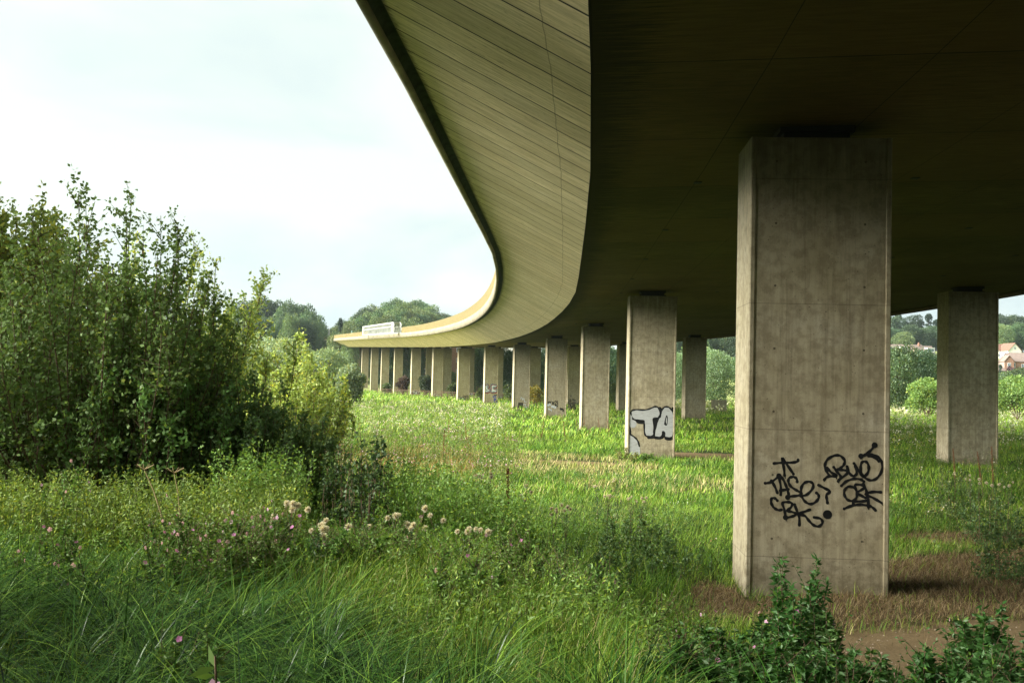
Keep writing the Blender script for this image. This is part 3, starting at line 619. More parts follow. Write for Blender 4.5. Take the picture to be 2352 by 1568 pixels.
def crown(blobs, leaf, n, col, shell=.75, cvar=.25, aspect=.7, yel=.12, up=.1):
    """leaf clusters spread through a set of (x,y,z,rx,rz) clumps, denser towards each clump's surface"""
    B = np.array(blobs, float); w = B[:, 3]**2; k = rng.choice(len(B), n, p=w/w.sum()); B = B[k]
    d = rng.normal(size=(n, 3)); d /= np.linalg.norm(d, axis=1)[:, None]
    d[:, 2] = np.where((d[:, 2] < -.25) & (rng.random(n) < .7), -d[:, 2], d[:, 2])
    r = shell + (1-shell)*rng.random(n)**.6*1.15; r = np.where(rng.random(n) < .2, rng.random(n), r)
    # small tufts so that the outline is ragged
    m = max(8, n//9); td = rng.normal(size=(m, 3)); td *= (.18*B[:, 3].mean()); 
    P = B[:, :3] + d*r[:, None]*np.stack([B[:, 3], B[:, 3], B[:, 4]], 1) + td[rng.integers(0, m, n)]*.45
    tint = rng.uniform(.75, 1.25, len(blobs))
    V, F, C = leaves(P, leaf, col, cvar, aspect, up, D=d*.7, yel=yel)
    return V, F, np.clip(C*np.repeat(tint[k], 4)[:, None], 0, 1)
def tree_mesh(h, w, leaf, n, col, nb=14, trunk=.16, low=.22, kind='round', yel=.12, aspect=.7):
    blobs, TV = [], []
    tr = np.array([[0, 0, 0], [.02*h, 0, h*.25], [-.01*h, .01*h, h*.5], [0, 0, h*.82]])
    TV.append(tube(tr, [trunk*1.3, trunk, trunk*.7, trunk*.2], 8))
    for i in range(nb):
        u = (i+.5)/nb; z = low + (1-low)*u*.88
        if kind == 'round': rr = w*.5*math.sqrt(max(.05, 1-((z-.55)/.52)**2))
        elif kind == 'cone': rr = w*.5*(1.04-z)*1.25
        else: rr = w*.5*(.75+.25*math.sin(z*9))
        a = i*2.4+rng.uniform(-.4, .4); q = rr*rng.uniform(.45, .72); br = (w*.24 if kind != 'cone' else w*.20*(1.15-z))*rng.uniform(.75, 1.2)
        c = (math.cos(a)*q, math.sin(a)*q, z*h, br, br*(.8 if kind != 'cone' else .5)); blobs.append(c)
        s0 = tr[1]+(tr[3]-tr[1])*min(.9, max(0, (z-.3))*.9); TV.append(tube(np.array([s0, (s0+np.array(c[:3]))/2+[0, 0, -.02*h], c[:3]]), [trunk*.4, trunk*.25, trunk*.08], 5))
    blobs.append((0, 0, h*.9, w*.2, h*.1))
    return crown(blobs, leaf, n, col, yel=yel, aspect=aspect), merge(TV)
def plant(name, loc, LF, TW, lab, cat, group=None, rz=0, sc=1, leafname='foliage', stemname='stem', lm='leaf', tm='twig'):
    t = empty(name, loc, rz, lab, cat, group); t.scale = (sc, sc, sc)
    link(leafname, LF if isinstance(LF, bpy.types.Mesh) else mesh_np(leafname, LF[0], LF[1], M[lm], col=LF[2]), t)
    if TW is not None: link(stemname, TW if isinstance(TW, bpy.types.Mesh) else mesh_np(stemname, TW[0], TW[1], M[tm]), t)
    return t
def clone(t, loc, rz, sc, lab=None, group=None):
    c = t.copy(); COL.objects.link(c); c.location = loc; c.rotation_euler = (0, 0, rz); c.scale = sc if isinstance(sc, tuple) else (sc, sc, sc)
    if lab: c['label'] = lab
    if group: c['group'] = group
    for ch in t.children:
        d = ch.copy(); COL.objects.link(d); d.parent = c
        for g_ in ch.children:
            e = g_.copy(); COL.objects.link(e); e.parent = d
    return c
def ground_at(px, Y): x = at(px, 860, Y).x; return Vector((x, Y, gzf(x, Y)))

DK = (.17, .28, .085); MID = (.085, .140, .035); LT = (.30, .40, .12); YG = (.29, .36, .09); GREY = (.20, .27, .15)
# ------------------------------------------------------------------ the left thicket
def put(name, px, Y, topy, maker, lab, cat='shrub', group='shrubs of the left thicket', dz=-.1):
    b = ground_at(px, Y); b.z += dz; h = at(px, topy, Y).z - b.z
    LF, TW = maker(h); return plant(name, b, LF, TW, lab, cat, group)
put('tree', 40, 16.5, 380, lambda h: stemmy(72, h, 2.0, .085, 900, LT, flare=2.2, base_r=.8, twig=.5, start=.1, aspect=.6, yel=.2, hvar=.3, stem_r=.022), 'tall light green feathery tree at the far left edge, behind the dark shrub', 'tree', 'light green trees behind the thicket')
put('tree', 410, 20, 520, lambda h: stemmy(60, h, 2.15, .08, 800, LT, flare=1.9, base_r=.7, twig=.5, start=.1, aspect=.6, yel=.2, hvar=.35, lean=(.10, 0), stem_r=.02), 'light green loose tree leaning right with thin tips against the sky', 'tree', 'light green trees behind the thicket')
put('tree', 180, 24, 480, lambda h: stemmy(60, h, 3.2, .09, 800, LT, flare=2.0, base_r=.8, twig=.5, start=.1, aspect=.55, yel=.25, hvar=.4, stem_r=.02), 'yellowish green tree filling the gap behind the tall dark shrub', 'tree', 'light green trees behind the thicket')
put('shrub', 232, 13.6, 405, lambda h: stemmy(84, h, 1.8, .060, 640, DK, flare=1.3, base_r=.6, twig=.62, start=.06, aspect=.72, hvar=.36, yel=.05, stem_r=.014), 'tall dark green shrub of upright leafy stems, highest of the left thicket')
put('shrub', 60, 13.2, 590, lambda h: stemmy(54, h, 1.5, .062, 480, DK, flare=1.0, base_r=.8, twig=.7, start=.05, aspect=.72, hvar=.4, yel=.06, stem_r=.013), 'dark green shrub at the left edge, lower than the tallest one beside it')
put('shrub', 370, 13.8, 640, lambda h: stemmy(46, h, 1.3, .060, 520, DK, flare=.9, base_r=.6, twig=.7, start=.05, aspect=.72, hvar=.45, yel=.06, stem_r=.012), 'dark green shrub stepping down to the right of the tallest one')
for i, (px, Y, ty, n, sp) in enumerate([(455, 14.0, 775, 66, .7), (555, 13.7, 845, 56, .6), (638, 13.9, 850, 44, .48), (712, 13.5, 930, 34, .34)]):
    put('shrub', px, Y, ty, lambda h: stemmy(n, h, sp*1.2, .055, 300, (.13, .20, .075), flare=.5, base_r=sp*.7, twig=.6, start=.03, aspect=.72, hvar=.45, yel=.06, stem_r=.010),
        ['low dark shrub of upright twigs at the middle of the thicket', 'dark twiggy shrub in front of the pale willow, left of the yellow bush', 'thin dark twiggy shrub in front of the yellow bush', 'smallest dark shrub at the right end of the thicket row'][i])
for px, Y, ty, n, lab in [(838, 11.2, 890, 12, 'small dark sapling with the tallest spire, standing alone to the right of the thicket'), (880, 11.6, 965, 10, 'shorter dark sapling just right of the tallest lone spire'), (790, 11.9, 945, 10, 'short dark sapling between the thicket end and the lone spire')]:
    put('sapling', px, Y, ty, lambda h: stemmy(n, h, .17, .055, 130, (.06, .10, .04), flare=.1, base_r=.14, twig=.3, start=.05, hvar=.45, stem_r=.008), lab, 'sapling', 'young saplings at the thicket end')
# mid distance bushes
def blobs_bush(w, h, nb, low=.1):
    return [(math.cos(i*2.4)*w*.5*rng.uniform(.2, .8), math.sin(i*2.4)*w*.5*rng.uniform(.2, .8), h*(low+.15+(.7-low)*((i+.5)/nb)), w*.22*rng.uniform(.8, 1.2), h*.18*rng.uniform(.8, 1.2)) for i in range(nb)]
def bushput(px, Y, topy, wpx, col, n, leaf, lab, cat='bush', group=None, dz=-.1, yel=.12, nb=12, name='bush'):
    b = ground_at(px, Y); b.z += dz; h = max(1., at(px, topy, Y).z - b.z); w = wpx/2286.7*Y
    LF = crown(blobs_bush(w, h, nb), leaf, n, col, yel=yel, shell=.55, up=.35)
    st = [tube(lerp_path(np.zeros(3), np.array([math.cos(a)*w*.35, math.sin(a)*w*.35, h*rng.uniform(.5, .85)]), rng.normal(size=3)*.15*w, 5), np.linspace(.012*h, .004*h, 5), 5) for a in np.arange(0, 6.2, .7)]
    return plant(name, b, LF, merge(st), lab, cat, group)
put('bush', 675, 44, 748, lambda h: stemmy(80, h, 2.1, .15, 330, YG, flare=1.6, base_r=.6, twig=.3, start=.03, aspect=.6, yel=.1, hvar=.4, stem_r=.02), 'bright yellow green bush rising behind the dark thicket', 'bush', None)
put('bush', 735, 47, 800, lambda h: stemmy(50, h, 1.6, .15, 300, (.22, .28, .08), flare=1.2, base_r=.6, twig=.3, start=.03, aspect=.6, yel=.3, hvar=.4, stem_r=.02), 'green and yellow bush just right of and below the bright yellow one', 'bush', None)
bushput(560, 62, 770, 230, (.24, .30, .17), 9000, .17, 'pale grey green willow behind the dark thicket, left of the yellow bush')
bushput(490, 50, 745, 150, (.22, .27, .08), 7000, .15, 'light green bush seen between the thicket tips')
bushput(800, 120, 838, 75, GREY, 7000, .26, 'rounded grey green shrub just left of the first far piers', dz=-.3)
bushput(745, 150, 795, 100, (.22, .29, .15), 8000, .30, 'soft grey green willow against the end of the viaduct')
bushput(640, 160, 775, 190, (.20, .27, .12), 8000, .35, 'soft green tree below the left wooded knoll, behind the yellow bush')
bushput(926, 236, 862, 26, (.07, .045, .04), 3000, .30, 'dark purple red bush between two far piers')
bushput(978, 236, 862, 30, (.045, .07, .035), 3500, .30, 'dark green bush right of the wild black and white tag')
bushput(887, 250, 880, 22, (.09, .13, .05), 2500, .30, 'small green bush at the foot of the far piers')
bushput(1230, 158, 884, 40, (.20, .20, .05), 2600, .20, 'orange brown twiggy bush between the piers', yel=.4, dz=-.2)
put('shrub', 1313, 132, 905, lambda h: stemmy(14, h, .7, .16, 60, (.03, .04, .02), flare=.5, base_r=.3, twig=.3, start=.2, stem_r=.03), 'black twiggy shrub in front of a right row pier', 'shrub', None)
for i, (px, Y, ty, w) in enumerate([(1110, 190, 888, 30), (1040, 230, 880, 26), (1175, 186, 880, 30)]):
    bushput(px, Y, ty, w, (.07, .10, .035), 2500, .28, ['low dark bush behind the red edged SE pier', 'low dark bush beside the white banded pier', 'low dark bush left of the orange brown one'][i])

# ------------------------------------------------------------------ valley trees and wooded hills
PRT = []
def protot(h, w, n, col, kind, leaf, **k):
    LF, TW = tree_mesh(h, w, leaf, n, col, kind=kind, **k)
    return mesh_np('crown', LF[0], LF[1], M['leaf'], col=LF[2]), mesh_np('trunk', TW[0], TW[1], M['bark'])
T_big = [protot(14, 12, 9000, c, 'round', .50, nb=18, trunk=.3, low=.12) for c in ((.075, .125, .055), (.055, .095, .05), (.11, .155, .06), (.14, .20, .085))]
T_con = [protot(18, 7, 6000, (.045, .075, .05), 'cone', .5, nb=16, trunk=.28, low=.25, yel=.02), protot(17, 9, 3600, (.05, .08, .05), 'open', .5, nb=9, trunk=.35, low=.45, yel=.02)]
T_will = [protot(11, 10, 12000, (.20, .29, .15), 'round', .34, nb=22, trunk=.25, low=.05, yel=.05), protot(11, 10, 11000, (.17, .25, .09), 'round', .32, nb=20, trunk=.25, low=.05)]
NTREE = 0
def tree(pr, loc, hs, lab, group, cat='tree', name='tree', ws=None):
    global NTREE; NTREE += 1
    t = empty(name, loc, rng.uniform(0, 6.28), lab, cat, group); ws = ws or hs; t.scale = (ws, ws, hs)
    link('crown', pr[0], t); link('trunk', pr[1], t); return t
def treepx(pr, px, Y, topy, protoh, lab, group, wpx=None, protow=12, **k):
    b = ground_at(px, Y); b.z -= .4; h = max(3, at(px, topy, Y).z - b.z)
    return tree(pr, b, h/protoh, lab, group, ws=(wpx/2286.7*Y/protow if wpx else None), **k)
# knoll of trees far left
prof = [(540, 712), (560, 700), (590, 692), (620, 697), (655, 703), (690, 706), (712, 724), (722, 748)]
for i, (px, ty) in enumerate(prof):
    treepx(T_big[i % 2], px, 430+rng.uniform(-14, 14), ty-3, 14, 'tree of the round knoll of trees on the far left skyline', 'trees of the left knoll', wpx=64)
for i in range(12): treepx(T_big[(i+1) % 3], 545+i*17, 392+rng.uniform(-10, 10), 735+rng.uniform(-6, 14), 14, 'tree of the round knoll of trees on the far left skyline', 'trees of the left knoll', wpx=46)
# big wooded hill behind the viaduct
def sky_y(px): return float(np.interp(px, [745, 765, 790, 820, 850, 880, 905, 925, 945, 965, 985, 1000, 1020, 1060, 1110, 1140], [765, 752, 738, 722, 706, 700, 692, 688, 690, 697, 708, 722, 728, 731, 748, 770]))
for row, (Y, dy, step, w) in enumerate([(520, 0, 21, 54), (480, 14, 23, 52), (440, 30, 25, 50), (405, 46, 27, 46), (372, 62, 30, 44)]):
    for px in np.arange(752+row*5, 1150, step):
        px = px + rng.uniform(-5, 5); ty = sky_y(px)+dy*max(.25, min(1, (772-sky_y(px))/70))+rng.uniform(-3, 5)
        treepx(T_big[rng.choice([0, 0, 1, 2, 2, 3])], px, Y+rng.uniform(-8, 8), min(ty, 800), 14, 'one of the many round crowned trees on the wooded hill behind the viaduct', 'trees of the wooded hill', wpx=w*rng.uniform(.85, 1.2))
treepx(T_con[0], 778, 395, 733, 18, 'dark pointed conifer at the left foot of the wooded hill', None, wpx=24, protow=7)
tree_s = None
# trees seen through the gaps between the piers
gl = 'leafy tree in a gap between the middle piers, under the deck line'
for i, (px, Y, ty, k, w) in enumerate([(868, 330, 800, 1, 40), (900, 300, 792, 0, 46), (925, 345, 790, 0, 50), (960, 320, 798, 1, 40), (985, 290, 870, 2, 30), (1010, 285, 862, 2, 36), (1038, 280, 856, 2, 34), (1075, 262, 845, 2, 44), (1093, 300, 800, 0, 44), (1120, 300, 790, 1, 50), (1150, 262, 800, 1, 44), (1172, 250, 806, 1, 44), (1200, 262, 792, 1, 50), (1232, 250, 800, 1, 46),
      (1262, 262, 795, 1, 46), (1298, 250, 798, 1, 46), (1330, 270, 790, 1, 50), (1402, 236, 800, 1, 60), (1415, 190, 880, 2, 40), (1380, 250, 792, 0, 60), (1440, 262, 788, 0, 60), (1500, 262, 785, 0, 60)]):
    treepx(T_big[k], px, Y, ty, 14, gl, 'trees seen between the piers', wpx=w)
bl = ['pale willow like tree right of the lone clean pier', 'pale willow like tree left of the lone clean pier, beside the TA pier', 'blue green tree behind the lone clean pier']
treepx(T_will[0], 1640, 205, 806, 11, bl[0], None, wpx=100, protow=10); treepx(T_will[0], 1556, 215, 812, 11, bl[1], None, wpx=62, protow=10); treepx(T_big[0], 1598, 250, 786, 14, bl[2], None, wpx=70)
for i, px in enumerate((1540, 1570, 1605, 1640, 1675, 1710)): treepx(T_big[1], px, 420+8*(i % 2), 762+rng.uniform(-5, 8), 14, 'dark tree on the slope above the pale willow like trees', 'dark hillside trees in the middle', wpx=60)
# right gap: mid trees
treepx(T_big[0], 2066, 172, 800, 14, 'grey green tree at the right gap, next to the nearest pier', None, wpx=90)
treepx(T_big[1], 2115, 178, 806, 14, 'dark bushy tree at the right gap, below the brown roofed house', None, wpx=80)
treepx(T_big[0], 2150, 185, 822, 14, 'dark tree behind the corner pier at the right', None, wpx=70)
bushput(2130, 150, 872, 80, (.15, .22, .06), 8000, .28, 'bright yellow green bush left of the corner pier', 'bush')
bushput(2340, 140, 862, 130, (.14, .21, .055), 9000, .26, 'bright green bush at the right edge, below the brick houses', 'bush')
bushput(2285, 160, 890, 60, (.16, .24, .06), 5000, .26, 'mid green bush just right of the corner pier', 'bush')
for i, (px, ty, k) in enumerate([(2020, 735, 0), (2046, 728, 1), (2062, 722, 0), (2078, 738, 0), (2098, 719, 1), (2114, 736, 0), (2132, 722, 0), (2150, 735, 0), (2175, 730, 1)]):
    treepx(T_con[k] if k == 0 or i % 2 == 0 else T_big[1], px, 560+10*(i % 3), ty, 18 if (k == 0 or i % 2 == 0) else 14, 'dark conifer on the skyline left of the corner pier', 'skyline trees at the right', wpx=40, protow=8)
for i, px in enumerate(range(2025, 2190, 16)): treepx(T_big[1], px, 535+6*(i % 2), 752+rng.uniform(-6, 8), 14, 'dark tree in the belt above the brown roofed houses', 'tree belt above the houses', wpx=44)
for i, (px, ty) in enumerate([(2296, 722), (2312, 728), (2330, 726), (2348, 728), (2372, 722), (2395, 730), (2280, 728)]): treepx(T_big[1] if i % 3 else T_con[1], px, 560+8*(i % 2), ty, 14 if i % 3 else 17, 'tall tree on the skyline above the white house', 'skyline trees above the white house', wpx=44)
for i, px in enumerate(range(2285, 2420, 15)): treepx(T_big[0], px, 530+6*(i % 2), 748+rng.uniform(-5, 8), 14, 'tree in the belt just behind the white house', 'tree belt behind the white house', wpx=42)
treepx(T_con[0], 2298, 400, 838, 18, 'small dark fir between the brick houses and the corner pier', None, wpx=16, protow=7)
bushput(2320, 395, 842, 20, (.09, .055, .07), 1600, .5, 'purple leaved bush among the brick houses', 'bush')

for i, (px, Y, ty, w) in enumerate([(2048, 300, 800, 70), (2092, 330, 812, 60), (2140, 310, 818, 60), (2060, 240, 830, 70), (2170, 260, 815, 70), (2120, 230, 838, 60), (2290, 330, 862, 40), (2330, 300, 868, 60), (2365, 310, 850, 60), (2400, 260, 850, 80)]):
    treepx(T_big[(i*2+1) % 4], px, Y, ty, 14, 'tree on the slope below the houses at the right', 'trees below the right hand houses', wpx=w)
for i, (x, y, s_) in enumerate([(-10.5, 4.2, .5), (-12, 1.2, .6), (-18, 13.5, 1.6)]):  # unseen trees, added so their shadow falls on the foreground and near pier
    tree(T_big[i % 3], Vector((x, y, gzf(x, y)-.3)), s_, 'unseen bushy tree added left of the thicket as a shade caster', 'added shade trees left of the bank', ws=min(s_, .9))
for i in range(44):
    an = .14 + i*.0235 + rng.uniform(-.008, .008); y = 285 + 75*(i % 4) + rng.uniform(-14, 14); x = an*y
    if not (.36 < an < .42 and y < 480): tree(T_big[i % 4], Vector((x, y, gzf(x, y)-.4)), rng.uniform(.75, 1.05), 'round crowned tree scattered over the hillside beyond the piers at the right', 'scattered hillside trees at the right', ws=.95)
# unseen tree belt added behind the camera to darken pier fronts and soffit
for i, (x, y) in enumerate([(-34, -22), (-24, -26), (-14, -24), (-5, -27), (5, -25), (13, -27), (-44, -12), (-30, -34), (0, -36)]):
    tree(T_big[i % 3], Vector((x, y, gzf(x, y)-.3)), 1.25+.1*(i % 3), 'unseen broad leafy tree added behind the camera to block sky light', 'added light blocking trees behind the camera', ws=1.1)
# ------------------------------------------------------------------ houses
def win(mb_parent, x, z, w, h, y, cols=2):
    mb = MB(); mb.box(x-w/2, y-.07, z, x+w/2, y-.01, z+h); f = mb.build('window', M['frame'], mb_parent)
    mb = MB(); n = cols; pw = (w-.12*(n+1))/n
    for i in range(n): mb.box(x-w/2+.12+i*(pw+.12), y-.10, z+.12, x-w/2+.12+i*(pw+.12)+pw, y-.072, z+h-.12)
    mb.build('pane', M['glass'], f)
def house(px, Y, basey, w, dep, eave, ridge, wall, roof, lab, rot=0, gable='side', wins=(), chim=True, group=None, z=None, name='house'):
    b = at(px, basey, Y); t = empty(name, b, rot, lab, 'house', group)
    mb = MB(); mb.box(-w/2, 0, -8, w/2, dep, eave)
    if gable == 'side':
        for x in (-w/2, w/2): mb.poly([(x, 0, eave), (x, dep, eave), (x, dep/2, ridge)] if x > 0 else [(x, dep, eave), (x, 0, eave), (x, dep/2, ridge)])
    else:
        for y in (0, dep): mb.poly([(-w/2, y, eave), (w/2, y, eave), (0, y, ridge)] if y == 0 else [(w/2, y, eave), (-w/2, y, eave), (0, y, ridge)])
    mb.build('wall', wall, t)
    mb = MB(); e = .35; th = .18
    if gable == 'side':
        for s in (0, 1):
            y0 = -e if s == 0 else dep+e; k = (ridge-eave)/(dep/2); z0 = eave - e*k
            mb.poly([(-w/2-e, y0, z0+th), (w/2+e, y0, z0+th), (w/2+e, dep/2, ridge+th), (-w/2-e, dep/2, ridge+th)]); mb.poly([(-w/2-e, y0, z0), (w/2+e, y0, z0), (w/2+e, y0, z0+th), (-w/2-e, y0, z0+th)])
    else:
        for s in (-1, 1):
            x0 = s*(w/2+e); k = (ridge-eave)/(w/2); z0 = eave-e*k
            mb.poly([(x0, -e, z0+th), (0, -e, ridge+th), (0, dep+e, ridge+th), (x0, dep+e, z0+th)]); mb.poly([(x0, -e, z0), (0, -e, ridge), (0, -e, ridge+th), (x0, -e, z0+th)])
    rf = mb.build('roof', roof, t)
    if chim:
        mb = MB(); mb.box(-w*.28, dep/2-.4, ridge-.5, -w*.28+.9, dep/2+.4, ridge+1.3); mb.box(-w*.28+.2, dep/2-.2, ridge+1.303, -w*.28+.6, dep/2+.2, ridge+1.8); mb.build('chimney', M['brick'], rf)
    for wv in wins: win(t, *wv[:4], 0, wv[4] if len(wv) > 4 else 2)
    return t
house(2304, 480, 842, 11, 9, 8.0, 11.0, M['render'], M['tile'], 'long part of the white house with red tiled roof, behind the corner pier', .12, wins=[(1.2, 4.6, 1.6, 1.6), (4.0, 4.6, 1.6, 1.6), (-2.2, 4.6, 1.8, 1.6)])
house(2331, 474, 842, 6.8, 9, 7.6, 11.2, M['render'], M['tile'], 'white gable end house under a red roof, right of the corner pier', .12, 'front', wins=[(-.6, 4.6, 2.2, 1.5, 3), (0, 8.2, 1.0, 1.2)], chim=False)
house(2318, 430, 862, 4.0, 7, 6.2, 8.6, M['brick'], M['tileg'], 'brick house with small front gable below the white house', -.1, 'front', wins=[(0, 3.6, 1.4, 1.8), (0, .6, 1.4, 1.8)], chim=False)
house(2342, 432, 862, 8.5, 8, 6.2, 9.8, M['brick'], M['tileg'], 'brick house with wide brown roof at the right edge, below the white house', -.1, 'side', wins=[(-2.6, 3.4, 1.6, 2.0), (1.5, 3.4, 1.6, 1.6)], chim=False)
house(2296, 405, 880, 5.5, 7, 5.2, 7.6, M['brick'], M['tileg'], 'low grey roofed house beside the corner pier', .2, 'side', wins=[(1.2, 2.4, 1.4, 1.4)], chim=False)
h1 = house(2075, 500, 842, 22, 8, 7.4, 11.2, M['brick'], M['tileg'], 'long brown roofed terrace with a white dormer, behind the trees at the right gap', .05, wins=[(3, 4, 2, 1.6)])
h2 = house(2130, 485, 846, 9, 8, 6.6, 11.0, M['brick'], M['tileg'], 'brown roofed house with white dormer and bay windows left of the corner pier', .18, wins=[(.5, 4.2, 2.8, 1.6, 3), (.5, 1.2, 2.8, 1.6, 3)])
for hh, x in ((h1, 0.5), (h2, 2.3)):
    mb = MB(); mb.box(x-1.9, .6, 7.9, x+1.9, 3.4, 10.0); mb.box(x-2.1, .45, 10.003, x+2.1, 3.5, 10.15); d_ = mb.build('dormer', M['frame'], hh)
    mb = MB(); mb.box(x-1.6, .55, 8.3, x-.1, .597, 9.7); mb.box(x+.1, .55, 8.3, x+1.6, .597, 9.7); mb.build('pane', M['glass'], d_)
fl = house(1035, 330, 882, 20, 10, 13.2, 16.2, M['brick'], M['tileg'], 'orange brick block of flats with white windows seen between the middle piers', .05, wins=[(x, z, 1.7, 1.5) for x in (-8, -4.5, -1, 2.5, 6, 9) for z in (3.4, 7.2, 10.6)], chim=False, name='apartment_building')
house(1150, 345, 880, 16, 10, 13.6, 16.5, M['render'], M['tileg'], 'pale building showing a sliver of grey roof above the trees between the piers', .05, chim=False, wins=[(x, 9.6, 1.7, 1.5) for x in (-5, -1, 3)], name='building')
# abutment slope behind the far left piers
p = deckp(418, 4); ab = empty('bridge_abutment', (p.x, p.y, 0), R(16), 'dark abutment wall in shade behind the farthest piers', 'abutment')
mb = MB(); mb.box(-22, 0, -1, 24, 4, 15.5); mb.build('wall', M['bearing'], ab); mb = MB(); mb.box(-22, -9, -1, 24, -.01, 5.8); mb.build('base_slope', plain('abutment_earth', (.20, .12, .06), .9, .3, .5), ab)  # near-black wall colour paints in the shade at the far end
# railway fence behind the far piers
a = ground_at(868, 243); b = ground_at(1250, 178)
fn = empty('wire_fence', a, 0, 'low post and rail fence running behind the far piers', 'fence')
mb = MB(); n = 26
for i in range(n+1):
    p = a.lerp(b, i/n); mb = MB(); mb.box(-.07, -.07, -.3, .07, .07, 1.5)
    if i == 0: post = mb.build('post', M['twig'], fn)
    else: c = post.copy(); COL.objects.link(c); c.parent = fn; c.location = (p.x-a.x, p.y-a.y, 0)
mb = MB()
for z in (.55, 1.0, 1.35): mb.tube([(0, 0, z), tuple((b-a)*Vector((1, 1, 0)) + Vector((0, 0, z)))], .035, 4)
mb.build('rails', M['twig'], fn)
bk = ground_at(1654, 150); t = empty('concrete_block', bk, .1, 'low pale concrete wall block in the grass between the lone pier and the nearest pier', 'concrete block')
mb = MB(); mb.box(-1.1, 0, -.3, 1.1, .7, 1.75); mb.box(-1.16, -.04, 1.753, 1.16, .74, 1.85); mb.build('wall_block', M['fascia'], t)

# ------------------------------------------------------------------ grass and ground cover
def blades(P, h, w, lean, droop, cols, segs=3, dirs=None):
    """arching blades: P (n,3) base, returns strips"""
    n = len(P); a = rng.uniform(0, 2*np.pi, n) if dirs is None else dirs
    D = np.stack([np.cos(a), np.sin(a), np.zeros(n)], 1); b = a + np.pi/2 + rng.uniform(-.6, .6, n)
    S = np.stack([np.cos(b), np.sin(b), np.zeros(n)], 1)
    t = np.linspace(0, 1, segs+1); wt = np.array([1-.15*x-.8*x**3 for x in t]); wt[-1] = .08
    Pt = P[:, None] + D[:, None]*(h*lean)[:, None, None]*(t**1.6)[None, :, None]
    zz = h[:, None]*(t[None] - droop[:, None]*t[None]**2.4)
    Pt = Pt + np.stack([np.zeros_like(zz), np.zeros_like(zz), zz], -1)
    off = S[:, None]*(w*.5)[:, None, None]*wt[None, :, None]
    V = np.stack([Pt-off, Pt+off], 2).reshape(-1, 3); m = (segs+1)*2
    k = np.arange(n)[:, None]*m + np.arange(segs)[None]*2; F = np.stack([k, k+1, k+3, k+2], -1).reshape(-1, 4)
    return V, F, np.repeat(cols, m, 0)
def ccol(n, opts, w=None, var=.38):
    o = np.array(opts); k = rng.choice(len(o), n, p=w); c = o[k]*rng.uniform(1-var, 1+var, n)[:, None]; return np.clip(c, 0, 1)
def infield(x, y, pad=2.0):
    return np.abs(x) < y*.56+pad
def pierfree(x, y):
    ok = np.ones(len(x), bool)
    for p in piers:
        c, s = math.cos(-p.rotation_euler.z), math.sin(-p.rotation_euler.z); dx, dy = x-p.location.x, y-p.location.y
        u, v = dx*c-dy*s, dx*s+dy*c; ok &= ~((np.abs(u) < PW/2+.03) & (np.abs(v) < PD/2+.03))
    return ok
def scatter(n, y0, y1, pad=2.0, pw=1.0):
    y = (y0**pw + rng.random(n)*(y1**pw-y0**pw))**(1/pw); x = rng.uniform(-1, 1, n)*(y*.56+pad)
    k = pierfree(x, y); return x[k], y[k]
def patch(x, y, s, seed=0):
    return (np.sin(x*s+seed)*np.cos(y*s*.8+seed*2)+.6*np.sin(x*s*2.3-y*s*1.7+seed)+.4*np.sin(x*s*4.1+y*s*3.3))/2
G1, G2, G3, ST_, RU = (.070, .155, .016), (.18, .31, .030), (.32, .40, .06), (.50, .42, .18), (.22, .10, .035)
parts = []
def meadow(n, y0, y1, hm, wm, pw=1., segs=3):
    x, y = scatter(n, y0, y1, pw=pw); so, st = masks(x, y); pt = patch(x, y, .33, 1.); p2 = patch(x, y, .12, 3.)
    k = (rng.random(len(x)) > so*1.02) & ~((st > .5) & (rng.random(len(x)) < .93)); x, y, pt, p2, st = x[k], y[k], pt[k], p2[k], st[k]
    n = len(x); c = np.clip(ccol(n, [G1, G2, G3], [.35, .45, .2])*np.clip(1+.30*patch(x, y, .21, 8)+.22*patch(x, y, .9, 17), .55, 1.5)[:, None], 0, 1); 
    strawy = rng.random(n) < np.clip(.02+.07*(p2 > .25)+.30*(patch(x, y, .5, 9) > .72)+.6*(np.hypot((x-1.5)/5, (y-47)/6)+.2*patch(x, y, 1.2, 3) < 1)+.45*(np.hypot((x-6)/4, (y-38)/3)+.2*patch(x, y, 1.2, 3) < 1), 0, 1); c[strawy] = ccol(strawy.sum(), [ST_, (.34, .30, .12)])
    f = np.clip(1+.35*pt, .5, 1.6); h = hm*rng.uniform(.55, 1.35, n)*f
    parts.append(blades(np.stack([x, y, gz(x, y)-.02], 1), h, np.full(n, wm)*rng.uniform(.7, 1.3, n), rng.uniform(.15, .9, n), rng.uniform(.05, .5, n), c, segs, dirs=rng.normal(.4+.8*patch(x, y, .25, 5), 1.9, n)))
meadow(190000, 4.5, 16, .30, .0052, segs=4)
meadow(190000, 14, 34, .24, .008)
meadow(130000, 32, 70, .33, .020)
meadow(80000, 66, 130, .42, .055, segs=2)
meadow(70000, 120, 300, .55, .13, segs=2)
V, F, C = merge(parts); tag(link('meadow_grass', mesh_np('meadow_grass', V, F, M['grass'], col=C)), 'green meadow grass with straw coloured patches spreading under and beside the viaduct', 'grass', kind='stuff')
